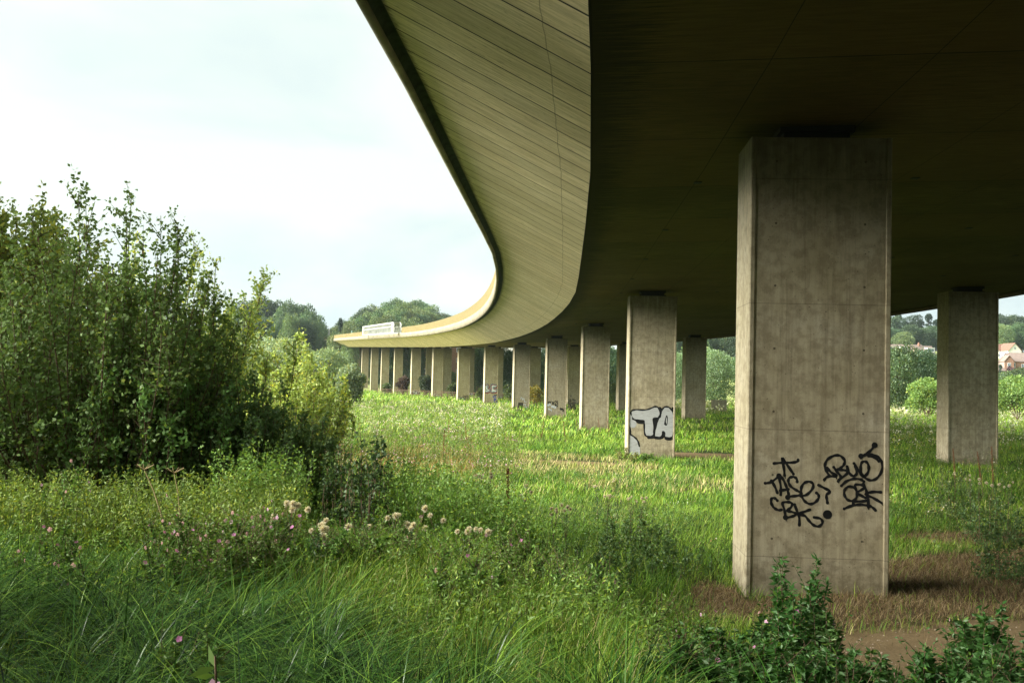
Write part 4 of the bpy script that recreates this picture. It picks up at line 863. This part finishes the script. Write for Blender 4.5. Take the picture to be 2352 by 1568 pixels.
# lush clumps of longer grass
x, y = scatter(3600, 6, 60, pw=1.2); so, st = masks(x, y); k = (so < .1) & (st < .2) & (patch(x, y, .45, 6) > .1); x, y = x[k], y[k]; nb = 46; n = len(x)*nb; j = np.repeat(np.arange(len(x)), nb)
xx = x[j]+rng.normal(0, .22, n)*(1+y[j]*.012); yy = y[j]+rng.normal(0, .22, n)*(1+y[j]*.012); lc_ = rng.uniform(.55, 1.25, len(x))[j][:, None]
V, F, C = blades(np.stack([xx, yy, gz(xx, yy)-.02], 1), rng.uniform(.3, .7, n), (.004+.00028*y[j])*rng.uniform(.8, 1.3, n), rng.uniform(.2, 1.1, n), rng.uniform(.1, .7, n), np.clip(ccol(n, [(.07, .17, .018), (.13, .25, .025), (.045, .10, .018)])*lc_, 0, 1), 4)
tag(link('long_grass', mesh_np('long_grass', V, F, M['grass'], col=C)), 'lush darker clumps of longer grass scattered through the meadow', 'grass', kind='stuff')
# dead brown grass beneath the deck
x = rng.uniform(1, 22, 300000); y = rng.uniform(11, 30, 300000); k = pierfree(x, y); x, y = x[k], y[k]; so, st = masks(x, y); k = (rng.random(len(x)) < st*.95) | ((rng.random(len(x)) < .03) & (so > .2)); x, y = x[k], y[k]; n = len(x)
V, F, C = blades(np.stack([x, y, gz(x, y)-.01], 1), rng.uniform(.05, .26, n), np.full(n, .006), rng.uniform(.3, 1.8, n), rng.uniform(.1, .9, n), ccol(n, [(.22, .15, .07), (.12, .08, .04), (.34, .26, .14)]), 3)
tag(link('dead_grass', mesh_np('dead_grass', V, F, M['grass'], col=C)), 'dead reddish brown grass and stalks on the dry ground round the nearest pier', 'dead grass', kind='stuff')
# small stones on the path
x, y = scatter(6000, 11, 24, pad=3); so, st = masks(x, y); k = (so > .5) | ((st > .5) & (rng.random(len(x)) < .3)); x, y = x[k], y[k]; n = len(x); r = rng.uniform(.006, .02, n)
oc = np.array([[1, 0, 0], [0, 1, 0], [-1, 0, 0], [0, -1, 0], [0, 0, .8]]); V = (np.stack([x, y, gz(x, y)+.002], 1)[:, None] + oc[None]*r[:, None, None]*rng.uniform(.6, 1.4, (n, 5, 1))).reshape(-1, 3)
b = np.arange(n)[:, None]*5; F = np.concatenate([b+np.array([[0, 1, 4, 4]]), b+np.array([[1, 2, 4, 4]]), b+np.array([[2, 3, 4, 4]]), b+np.array([[3, 0, 4, 4]])]); F = F[:, :3]
tag(link('pebbles', mesh_np('pebbles', V, F, plain('pebble', (.34, .27, .19), .9, .4, 40))), 'scattered small stones on the bare brown path', 'stones', kind='stuff')
# leafy weeds growing through the meadow
def weeds(n, y0, y1, hm, leaf, nl, col, cond, name, lab, cat, pw=1., aspect=.35, extra=None):
    x, y = scatter(n, y0, y1, pw=pw); so, st = masks(x, y); k = cond(x, y) & (so < .25) & (st < .4); x, y = x[k], y[k]; n = len(x); h = hm*rng.uniform(.5, 1.3, n)
    ln = rng.normal(0, .15, (n, 2)); j = np.repeat(np.arange(n), nl); t = rng.random(len(j))**.8
    z = gz(x, y); P = np.stack([x[j]+ln[j, 0]*t*h[j]+rng.normal(0, .05, len(j))*(1.2-t)*h[j]*1.5, y[j]+ln[j, 1]*t*h[j]+rng.normal(0, .05, len(j))*(1.2-t)*h[j]*1.5, z[j]+t*h[j]], 1)
    L_ = leaves(P, leaf*(1.15-.5*t), col, .3, aspect, .15, yel=.14)
    S_ = blades(np.stack([x, y, z], 1), h, np.full(n, leaf*.12), np.hypot(ln[:, 0], ln[:, 1]), np.zeros(n), np.tile(np.array([[.10, .10, .04]]), (n, 1)), 2, dirs=np.arctan2(ln[:, 1], ln[:, 0]))
    q = [L_, S_]
    if extra: q += extra(x, y, z, h)
    V, F, C = merge(q); tag(link(name, mesh_np(name, V, F, M['leaf'], col=C)), lab, cat, kind='stuff')
def heads(frac, cols, size, k_):
    def f(x, y, z, h):
        m = rng.random(len(x)) < frac; x, y, z, h = x[m], y[m], z[m], h[m]; j = np.repeat(np.arange(len(x)), k_); nn = len(j)
        P = np.stack([x[j], y[j], z[j]+h[j]*rng.uniform(.9, 1.08, nn)], 1)+rng.normal(0, .05+size*.8, (nn, 3))*[1, 1, .5]
        V, F, C = leaves(P, size, (1, 1, 1), .05, .9, .5, yel=0); return [(V, F, np.repeat(ccol(nn, cols, var=.15), 4, 0))]
    return f
lf = lambda x, y: (x < -.02*y-1) 
weeds(8000, 6.5, 20, .42, .05, 30, (.16, .28, .055), lambda x, y: (patch(x, y, .6, 2) > .05) | ((x < 1) & (y > 8) & (y < 18) & (rng.random(len(x)) < .6)), 'low_weeds', 'low mixed leafy weeds between the grass in the foreground', 'weeds')
weeds(5000, 16, 44, .38, .065, 24, (.13, .22, .05), lambda x, y: patch(x, y, .4, 4) > .25, 'broadleaf_weeds', 'patches of broad leaved weeds in the meadow', 'weeds')
weeds(14000, 11.5, 15.2, .85, .062, 42, (.17, .27, .055), lambda x, y: (x > -3.4+.0*y) & (x < .6-.15*(y-11)) & (patch(x, y, 1.1, 7) > -.3) & (rng.random(len(x)) < .7), 'nettle_patch', 'stand of tall nettles with toothed leaves to the right of the thicket', 'nettles', aspect=.45)
weeds(4600, 9.8, 12.3, .62, .065, 40, (.18, .27, .055), lambda x, y: (x < -.21*y) & (x > -9), 'nettle_fringe', 'yellowish nettles fringing the foot of the dark thicket', 'nettles', aspect=.35)
weeds(6500, 15, 46, .62, .07, 34, (.085, .155, .035), lambda x, y: (patch(x, y, .55, 15) > .35) | (patch(x, y, 1.3, 21) > .75), 'meadow_forbs', 'tangled taller dark weeds in patches over the meadow', 'weeds', extra=heads(.12, [(.30, .13, .05), (.6, .55, .42)], .035, 5))
tall = lambda x, y: (x < -.02*y+1.5) & (patch(x, y, .18, 2) > -.5)
weeds(5200, 34, 62, .85, .10, 26, (.14, .215, .05), lambda x, y: tall(x, y) & (x > -.30*y), 'tall_herbs', 'belt of tall flowering herbs left of the piers', 'herbs', extra=heads(.35, [(.62, .30, .42), (.62, .56, .42), (.30, .12, .05)], .05, 6))
weeds(6500, 60, 135, 1.0, .20, 18, (.20, .26, .08), lambda x, y: x < -.0*y, 'flowering_herbs', 'pinkish cream belt of seeding willowherb and thistles in front of the far piers', 'herbs', extra=heads(.45, [(.60, .45, .42), (.66, .60, .45), (.58, .40, .46)], .08, 5))
weeds(5000, 60, 170, 1.1, .22, 18, (.20, .25, .07), lambda x, y: (x > .36*y), 'seeding_herbs', 'pale seeding tall herbs in the sunny field at the right', 'herbs', extra=heads(.75, [(.70, .66, .52), (.66, .58, .44)], .10, 8))
weeds(1500, 24, 58, .9, .09, 34, (.11, .17, .04), lambda x, y: (x > .37*y) & (patch(x, y, .3, 1) > -.6), 'tall_weeds', 'tall green weeds round the corner pier at the right', 'weeds', extra=heads(.3, [(.42, .36, .10), (.55, .5, .38)], .05, 6))
weeds(2600, 130, 260, 1.0, .34, 12, (.24, .27, .09), lambda x, y: (x > .12*y) & (x < .40*y), 'field_herbs', 'pale sunny field edge behind the lone clean pier', 'herbs', extra=heads(.8, [(.68, .64, .46), (.58, .55, .3)], .3, 5))
# rusty dead stalks among the herbs
x, y = scatter(16000, 30, 52, pad=0); k = (x < -.03*y) & (x > -.2*y) & (patch(x, y, .3, 12) > .05); x, y = x[k], y[k]; n = len(x)
V, F, C = blades(np.stack([x, y, gz(x, y)], 1), rng.uniform(.4, .95, n), np.full(n, .016), rng.uniform(.1, .9, n), rng.uniform(0, .3, n), ccol(n, [(.34, .15, .05), (.45, .28, .10), (.50, .42, .18)]), 3)
tag(link('dry_stalks', mesh_np('dry_stalks', V, F, M['grass'], col=C)), 'rusty and straw coloured dry stalks in the herb belt left of the piers', 'dry stalks', kind='stuff')

# sedge: long arching blades in the foreground
Pb, H_, Wd, Ln, Dr, Dd, Cc = [], [], [], [], [], [], []
def tussock(x, y, nb, hm, wd=None, up=False):
    a = rng.uniform(0, 2*np.pi, nb) if wd is None else rng.normal(wd, 1.2, nb); z = gzf(x, y)
    Pb.append(np.stack([x+np.cos(a)*rng.random(nb)*.10, y+np.sin(a)*rng.random(nb)*.10, np.full(nb, z-.02)], 1)); H_.append(hm*rng.uniform(.6, 1.2, nb)); Wd.append(rng.uniform(.004, .0085, nb)*(1.3 if up else 1))
    Ln.append(rng.uniform(.05, .35, nb) if up else rng.uniform(.4, 1.6, nb)); Dr.append(rng.uniform(0, .12, nb) if up else rng.uniform(.3, .95, nb)); Dd.append(a)
    Cc.append(ccol(nb, [(.035, .10, .014), (.085, .175, .032), (.20, .33, .045), (.008, .024, .006)], [.34, .26, .08, .32]))
cnt = 0
while cnt < 420:
    y = rng.uniform(2.6, 10.6); x = rng.uniform(-.58*y-1.5, .56*y+1.0); lim = float(np.interp(x/y, [-.5, -.2, 0, .2], [9.4, 6.8, 4.9, 4.0]))
    if y > lim + rng.normal(0, .35) or (x > .38*y and y > 3.4): continue
    if x > .42*y and rng.random() < .5: continue
    tussock(x, y, int(rng.integers(60, 110)), rng.uniform(.55, .9), wd=(.3 if x < 0 else .9)+rng.normal(0, 1.8)); cnt += 1
for k in range(90):
    y = rng.uniform(3.4, 9); x = rng.uniform(-.55*y, .4*y)
    if y < 3.8+5.4*float(sst(-.2, -3.6, x)): tussock(x, y, 3, rng.uniform(.6, .9), up=True)
V, F, C = blades(np.concatenate(Pb), np.concatenate(H_), np.concatenate(Wd), np.concatenate(Ln), np.concatenate(Dr), np.concatenate(Cc), 8, dirs=np.concatenate(Dd))
tag(link('sedge', mesh_np('sedge', V, F, M['sedge'], col=C)), 'long arching dark green sedge blades covering the near bank', 'sedge', kind='stuff')

# ------------------------------------------------------------------ single plants
def quadflower(P, r, col, k=5):
    out_ = []
    for c in P:
        nrm = rng.normal(size=3); nrm[1] -= 1.2; nrm[2] += .4; nrm /= np.linalg.norm(nrm); u = np.cross(nrm, [0, 0, 1.]); u /= np.linalg.norm(u); v = np.cross(nrm, u)
        for i in range(k):
            a = i*2*np.pi/k+rng.uniform(-.2, .2); d = math.cos(a)*u+math.sin(a)*v; s = -math.sin(a)*u+math.cos(a)*v
            out_.append(np.array([c, c+d*r*.6+s*r*.42+nrm*r*.1, c+d*r+nrm*r*.25, c+d*r*.6-s*r*.42+nrm*r*.1]))
    V = np.concatenate(out_); F = np.arange(len(V)).reshape(-1, 4); cc = np.array(col)[None]*rng.uniform(.75, 1.2, len(F))[:, None]
    return V, F, np.clip(np.repeat(cc, 4, 0), 0, 1)
FLOW = []
for i in range(4): q_ = quadflower([np.zeros(3)], .019, (.66, .38, .52) if i else (.58, .22, .42)); FLOW.append(mesh_np('flower', q_[0], q_[1], M['flower'], col=q_[2]))
def willowherb(nst, h, sp, nleaf=210, nfl=16, col=(.115, .215, .045), leaf=.058):
    LV, TV, fp = [], [], []
    for i in range(nst):
        a = rng.uniform(0, 6.28); r = math.sqrt(rng.random()); hh = h*rng.uniform(.68, 1.0)*(1-.25*r)
        pth = lerp_path(np.array([math.cos(a)*r*sp*.7, math.sin(a)*r*sp*.7, 0]), np.array([math.cos(a)*r*sp*1.15, math.sin(a)*r*sp*1.15, hh]), rng.normal(size=3)*.12, 7)
        TV.append(tube(pth, np.linspace(.006, .002, 7), 4))
        def along(P, k, s, spread):
            t = rng.random(k)**.8*(len(P)-1); i0 = np.minimum(t.astype(int), len(P)-2); f = (t-i0)[:, None]; q = P[i0]*(1-f)+P[i0+1]*f
            D = rng.normal(size=(k, 3)); D[:, 2] = .25+.25*rng.normal(size=k); D /= np.linalg.norm(D, axis=1)[:, None]
            return leaves(q, s*(1.15-.5*t/(len(P)-1)), col, .28, .34, 0, D=D*1.6, yel=.07)
        LV.append(along(pth, nleaf, leaf, 0))
        for b in range(7):
            t = rng.uniform(.4, .95); p = pth[int(t*6)]; d = rng.normal(size=3)*[.1, .1, .04]+[0, 0, .16]; e = p+d*rng.uniform(.6, 1.5)
            TV.append(tube(np.stack([p, e]), [.003, .0015], 3)); LV.append(along(np.stack([p, (p+e)/2, e]), 12, leaf*.6, 0)); 
            if rng.random() < .36*nfl/max(1, nst*7): fp.append(e+rng.normal(size=3)*.01)
        if rng.random() < .014*nfl: fp.append(pth[-1]+rng.normal(size=3)*.02)
    return merge(LV), merge(TV), (fp or [pth[-1]])
def wput(px, Y, topy, nst, sp, lab, nfl=16, group='pink flowered willowherb clumps', big=1., **k):
    b = ground_at(px, Y); b.z -= .03; h = max(.5, (at(px, topy, Y).z-b.z)/.86); LF, TW, FL = willowherb(nst, h, sp, nfl=nfl, **k)
    t = plant('willowherb', b, LF, TW, lab, 'wildflower', group); 
    for i, c in enumerate(FL[:60]): o = link('flower', FLOW[i % 4], t); o.location = tuple(c); s_ = rng.uniform(.75, 1.2)*big; o.scale = (s_, s_, s_); o.rotation_euler = (0, 0, rng.normal(0, .7))
spots = [(430, 9.3, 1175, 16, .42, 'willowherb clump dotted with pink flowers at the left of the pink patch', 40), (520, 9.0, 1165, 18, .45, 'broad willowherb clump with many pink flowers in the middle of the left foreground', 46), (610, 9.2, 1160, 16, .42, 'willowherb clump with pink flowers beside the fluffy thistle', 34),
 (470, 8.2, 1215, 15, .40, 'willowherb clump with pink flowers in front of the broad pink patch', 30), (570, 8.3, 1225, 15, .40, 'leafy willowherb in front of the pink patch, just above the sedge', 26), (125, 8.0, 1190, 7, .22, 'narrow willowherb with a vertical row of pink flowers in the sedge at the left', 22), (165, 10.6, 1065, 5, .2, 'small pink flowered willowherb against the foot of the dark thicket', 14), (195, 7.6, 1285, 6, .22, 'short willowherb half sunk in the left sedge', 8),
 (690, 9.6, 1230, 14, .45, 'green willowherb clump under the thistle heads', 8), (790, 9.4, 1265, 14, .45, 'green willowherb clump left of the white puffs', 6), (900, 9.4, 1290, 12, .42, 'low willowherb clump at the centre left', 5),
 (1050, 8.2, 1345, 12, .40, 'willowherb with a few pink flowers at the bottom centre', 10), (1200, 8.6, 1330, 12, .45, 'bushy willowherb with small pink buds, centre foreground', 9), (1140, 9.6, 1290, 9, .4, 'low pale willowherb in the grass at the centre', 6), (1330, 8.4, 1400, 8, .4, 'low willowherb in the shade, right of centre', 3),
 (1440, 8.2, 1430, 8, .4, 'low dark willowherb, left of the right hand bushes', 3), (1560, 7.4, 1420, 9, .32, 'willowherb with two pink flowers left of the tall right hand bush', 7),
 (460, 5.2, 1395, 4, .14, 'small willowherb with two pink flowers poking out of the left sedge', 4)]
for px, Y, ty, n, sp, lab, nf in spots: wput(px, Y, ty, n, sp, lab, nf)
DG = (.045, .11, .024)
for px, Y, ty, n, sp, lab, nf in [(1845, 7.4, 1300, 16, .20, 'tallest dark willowherb in front of the nearest pier foot', 10), (1800, 7.2, 1390, 12, .22, 'dark leafy willowherb just left of the tallest one by the pier', 6), (1740, 7.0, 1440, 12, .24, 'dark leafy willowherb below the pier left corner', 6), (1900, 7.0, 1440, 12, .20, 'dark willowherb right below the tallest one', 3), (1680, 6.8, 1470, 10, .24, 'low dark willowherb at the bottom, left of the pier foot', 5),
   (1990, 6.6, 1470, 8, .13, 'slim dark willowherb in front of the brown path', 2), (2075, 6.5, 1500, 9, .16, 'low dark willowherb at the bottom in front of the path', 1), (2140, 6.4, 1520, 9, .16, 'lowest dark willowherb on the bottom edge, right of centre path', 2), (2235, 6.8, 1385, 11, .15, 'tall dark willowherb with pink flowers in front of the path at the right', 9), (2270, 6.4, 1470, 10, .18, 'leafy dark willowherb under the tall right hand one', 3), (2330, 6.8, 1420, 12, .17, 'dark willowherb with pink flowers at the right edge', 8), (1930, 6.0, 1510, 10, .25, 'low dark leaves on the bottom edge below the pier', 1), (1820, 5.8, 1520, 10, .25, 'low dark willowherb on the bottom edge, left of the path', 1), (2345, 6.0, 1500, 10, .2, 'low dark willowherb in the bottom right corner', 1), (1620, 6.2, 1500, 9, .25, 'dark willowherb on the bottom edge at the centre right', 3)]:
    wput(px, Y, ty-8, int(n*1.7), sp*1.45, lab, nf, group='dark willowherb at the bottom right', nleaf=300, col=DG, leaf=.088)
wput(510, 1.75, 1535, 3, .05, 'out of focus pink flowers at the very bottom edge of the photo', 16, big=1.1, nleaf=50)
wput(585, 1.8, 1545, 2, .04, 'last pink blossom on the bottom edge, right of its neighbour', 10, big=1.1, nleaf=40)

# thistles with woolly seed heads
def puff(r, seed):
    n = 260; d = rng.normal(size=(n, 3)); d[:, 2] = d[:, 2]+.5; d /= np.linalg.norm(d, axis=1)[:, None]; s = np.cross(d, rng.normal(size=(n, 3))); s /= np.linalg.norm(s, axis=1)[:, None]
    a = d*r*.12; b = d*r*rng.uniform(.7, 1.15, n)[:, None]; w_ = r*.05
    V = np.stack([a-s*w_*.5, a+s*w_*.5, b+s*w_, b-s*w_], 1).reshape(-1, 3); C = np.tile(np.array([[.86, .80, .66]]), (len(V), 1)); C[0::4] = C[1::4] = (.28, .16, .08)
    return mesh_np('seed_head', V, np.arange(len(V)).reshape(-1, 4), M['flower'], col=C)
PUFFS = [puff(.032, i) for i in range(3)]
def thistle(px, Y, hy, k, lab, spread=.10, leafy=True, sc=1.05):
    Y = Y*.88 if px < 1110 else Y
    b = ground_at(px, Y); b.z -= .02; h = max(.4, at(px, hy, Y).z-b.z-.03); nst = 3
    tips = [np.array([rng.normal(0, spread), rng.normal(0, spread), h+rng.normal(0, .06)]) for _ in range(k)]
    TV = [tube(lerp_path(np.zeros(3), np.array([0, 0, h*.7]), rng.normal(size=3)*.05, 5), np.linspace(.010, .005, 5), 5)]
    for t_ in tips: TV.append(tube(lerp_path(np.array([0, 0, h*.66]), t_, np.array([t_[0]*.6, t_[1]*.6, -.02]), 4), [.004, .003, .003, .002], 4))
    nl = 330; t = rng.random(nl); a = rng.uniform(0, 6.28, nl); rr = .16*(1.1-t)*rng.random(nl)+.02
    LF = leaves(np.stack([np.cos(a)*rr, np.sin(a)*rr, t*h*.92], 1), .075*(1.1-.6*t), (.060, .105, .038), .3, .28, .2, yel=.05)
    t_o = plant('thistle', b, LF, merge(TV), lab, 'thistle', 'seeding thistles'); 
    for j, t_ in enumerate(tips):
        o = link('seed_head', PUFFS[j % 3], t_o); o.location = tuple(t_); s_ = rng.uniform(.75, 1.25)*sc; o.scale = (s_, s_, s_); o.rotation_euler = (rng.normal(0, .5), rng.normal(0, .5), rng.uniform(0, 6))
for px, Y, hy, k, lab in [(677, 11.0, 1163, 7, 'thistle with the biggest cluster of cream puffs, in front of the thicket'), (740, 10.4, 1208, 4, 'thistle with a few cream puffs just right of and below the biggest cluster'), (752, 10.8, 1192, 2, 'thistle with two upper puffs near the biggest cluster'), (921, 12.0, 1217, 4, 'thistle with puffs left of the lower central cluster'), (953, 11.2, 1246, 5, 'thistle with low cream puffs, left of the central double puff'),
   (1015, 12.6, 1196, 3, 'thistle with two brown centred puffs among the nettles'), (1090, 11.0, 1252, 6, 'thistle with the central lowest cluster of cream puffs'), (1106, 16.5, 1088, 4, 'thistle whose puffs rise above the nettles beside the red dock'), (1127, 16.0, 1086, 2, 'slim thistle with one tall pale plume beside the nettle tops'), (1214, 16, 1128, 5, 'thistle with puffs just right of the rusty dock'), (1280, 17.0, 1163, 4, 'thistle with puffs at the right end of the nettles'), (1308, 17.2, 1162, 4, 'thistle right beside the one at the end of the nettles'),
   (1378, 27.0, 1110, 2, 'small thistle with one puff in open grass'), (1402, 24.0, 1140, 6, 'thistle with a dense cream cluster in the grass left of the nearest pier'), (1423, 27, 1100, 3, 'thistle with one upright pale plume in open grass'), (1455, 23.5, 1142, 5, 'leafy thistle with scattered puffs right of the dense cluster'), (1478, 23, 1146, 3, 'thistle with two puffs above dark leaves left of the nearest pier'), (848, 11.6, 1232, 2, 'small thistle with a single puff'), (2230, 27, 1092, 3, 'thistle with puffs in front of the corner pier'), (2275, 26, 1110, 4, 'thistle with puffs below the corner pier right edge'), (2318, 25.5, 1105, 4, 'thistle with puffs near the right edge'), (2250, 25.5, 1104, 4, 'thistle with brown puffs between the corner pier thistles'), (2195, 30, 1080, 2, 'small thistle at the left foot of the corner pier')]:
    thistle(px, Y, hy, k, lab, spread=.075 if k < 6 else .09)
# docks: rusty seed spikes
def dock(px, Y, hy, lab, nst=1):
    b = ground_at(px, Y); h = max(.45, at(px, hy, Y).z-b.z); L_, T_ = [], []
    for i in range(nst):
        tip = np.array([rng.normal(0, .12)-.08*h, rng.normal(0, .1), h*(1-.15*i)]); pth = lerp_path(np.zeros(3), tip, rng.normal(size=3)*.05, 6); T_.append(tube(pth, np.linspace(.009, .004, 6), 4))
        k = int(240*h); t = (.42+.58*rng.random(k))*5; i0 = np.minimum(t.astype(int), 4); f = (t-i0)[:, None]; q = pth[i0]*(1-f)+pth[i0+1]*f
        clump = np.round(t*6)/6; L_.append(leaves(q+rng.normal(size=(k, 3))*(.020*(1.25-t/5))[:, None]*1.3, .024, (.20, .065, .028), .4, .8, .2, yel=0))
    LF = merge(L_); plant('dock', b, LF, merge(T_), lab, 'dock plant', 'rusty dock plants', leafname='seed_spike')
for px, Y, hy, lab in [(1188, 14.5, 1075, 'tall rusty dock spike above the nettles in the centre'), (1330, 74, 955, 'rusty dock spike at the left foot of the pier beside TA'), (1343, 74, 958, 'rusty dock spike second from the left at the pier foot beside TA'), (1383, 76, 962, 'rusty dock spike at the right foot of the pier beside TA'), (1405, 66, 958, 'rusty dock leaning just left of the silver TA pier'), (1305, 60, 967, 'small rusty dock in grass left of the TA pier'), (1243, 58, 962, 'rusty dock at the foot of the erm scribble pier'),
   (1080, 52, 964, 'rusty dock in the middle of the herb belt'), (1022, 44, 985, 'rusty dock right of the brown stalks'), (1033, 60, 962, 'small rusty dock in the herb belt before the far piers'), (2197, 36, 1030, 'dark red dock at the left foot of the corner pier'), (2283, 34, 1025, 'dark red dock at the right corner of the corner pier'), (2262, 35, 1036, 'short dark dock before the corner pier')]:
    dock(px, Y, hy, lab)
# dead hogweed stalks in front of the thicket
b = ground_at(400, 9.6); h = at(400, 1080, 9.6).z-b.z; T_ = [tube(lerp_path(np.zeros(3), np.array([-.25, 0, h]), np.array([.3, 0, 0]), 6), np.linspace(.011, .005, 6), 5), tube(lerp_path(np.array([.06, 0, 0]), np.array([.02, .05, h*.97]), np.array([.25, 0, 0]), 6), np.linspace(.009, .004, 6), 5)]
for tip in (np.array([-.25, 0, h]), np.array([.02, .05, h*.97])):
    for a in np.arange(0, 6.28, .7): T_.append(tube(np.stack([tip, tip+[math.cos(a)*.09, math.sin(a)*.09, .05]]), [.003, .002], 3))
t = empty('hogweed', b, 0, 'two bare straw coloured hogweed stalks in front of the thicket', 'dead plant'); V, F = merge(T_); link('stalks', mesh_np('stalks', V, F, plain('straw', (.45, .34, .17), .8, .2, 10)), t)
# dark leafy shrub clumps in the grass left of the nearest pier and at the TA pier foot
for px, Y, ty, n, sp, col, lab in [(1450, 22.5, 1172, 34, 1.1, (.09, .15, .045), 'low creeping clump in the grass left of the nearest pier'), (1530, 20.5, 1215, 30, 1.0, (.09, .15, .045), 'low clump just left of the nearest pier foot'), (1370, 17.5, 1215, 26, .8, (.09, .15, .045), 'low leafy clump in the central grass'),
    (1495, 49.5, 1040, 16, .6, (.09, .16, .035), 'bright leafy bush at the foot of the TA pier'), (1445, 49.8, 1022, 12, .5, (.16, .17, .06), 'dry speckled weed over the left corner of the TA pier'), (1600, 47, 1042, 14, .6, (.09, .16, .035), 'leafy clump between the TA pier and the nearest pier'), (2200, 30, 1075, 16, .8, (.10, .17, .05), 'leafy clump in front of the corner pier'), (2290, 26, 1100, 30, 1.2, (.08, .13, .04), 'dark leafy mass below the corner pier at the right'), (2330, 20, 1170, 26, .9, (.08, .13, .04), 'dark weeds at the right edge above the dry ground')]:
    put('weed_clump', px, Y, ty, lambda h: stemmy(n, h, sp, .045+.0009*Y, 190, col, flare=.2, base_r=sp*.8, twig=.6, start=.02, hvar=.5, stem_r=.006, aspect=.5), lab, 'weeds', None)
# pale summer air
mb = MB(); mb.box(-2650, -450, -2.5, 2650, 4300, 90); hz = mb.build('haze', None); tag(hz, kind='stuff')
hm = bpy.data.materials.new('haze_air'); hm.use_nodes = True; hm.node_tree.nodes.clear()
ho = hm.node_tree.nodes.new('ShaderNodeOutputMaterial'); hv = hm.node_tree.nodes.new('ShaderNodeVolumePrincipled'); hv.inputs['Color'].default_value = (.80, .92, 1, 1); hv.inputs['Density'].default_value = .00009; hv.inputs['Anisotropy'].default_value = .3
hm.node_tree.links.new(hv.outputs[0], ho.inputs['Volume']); hz.data.materials.clear(); hz.data.materials.append(hm)
print('objects', len(bpy.data.objects), 'verts', sum(len(m.vertices) for m in bpy.data.meshes))
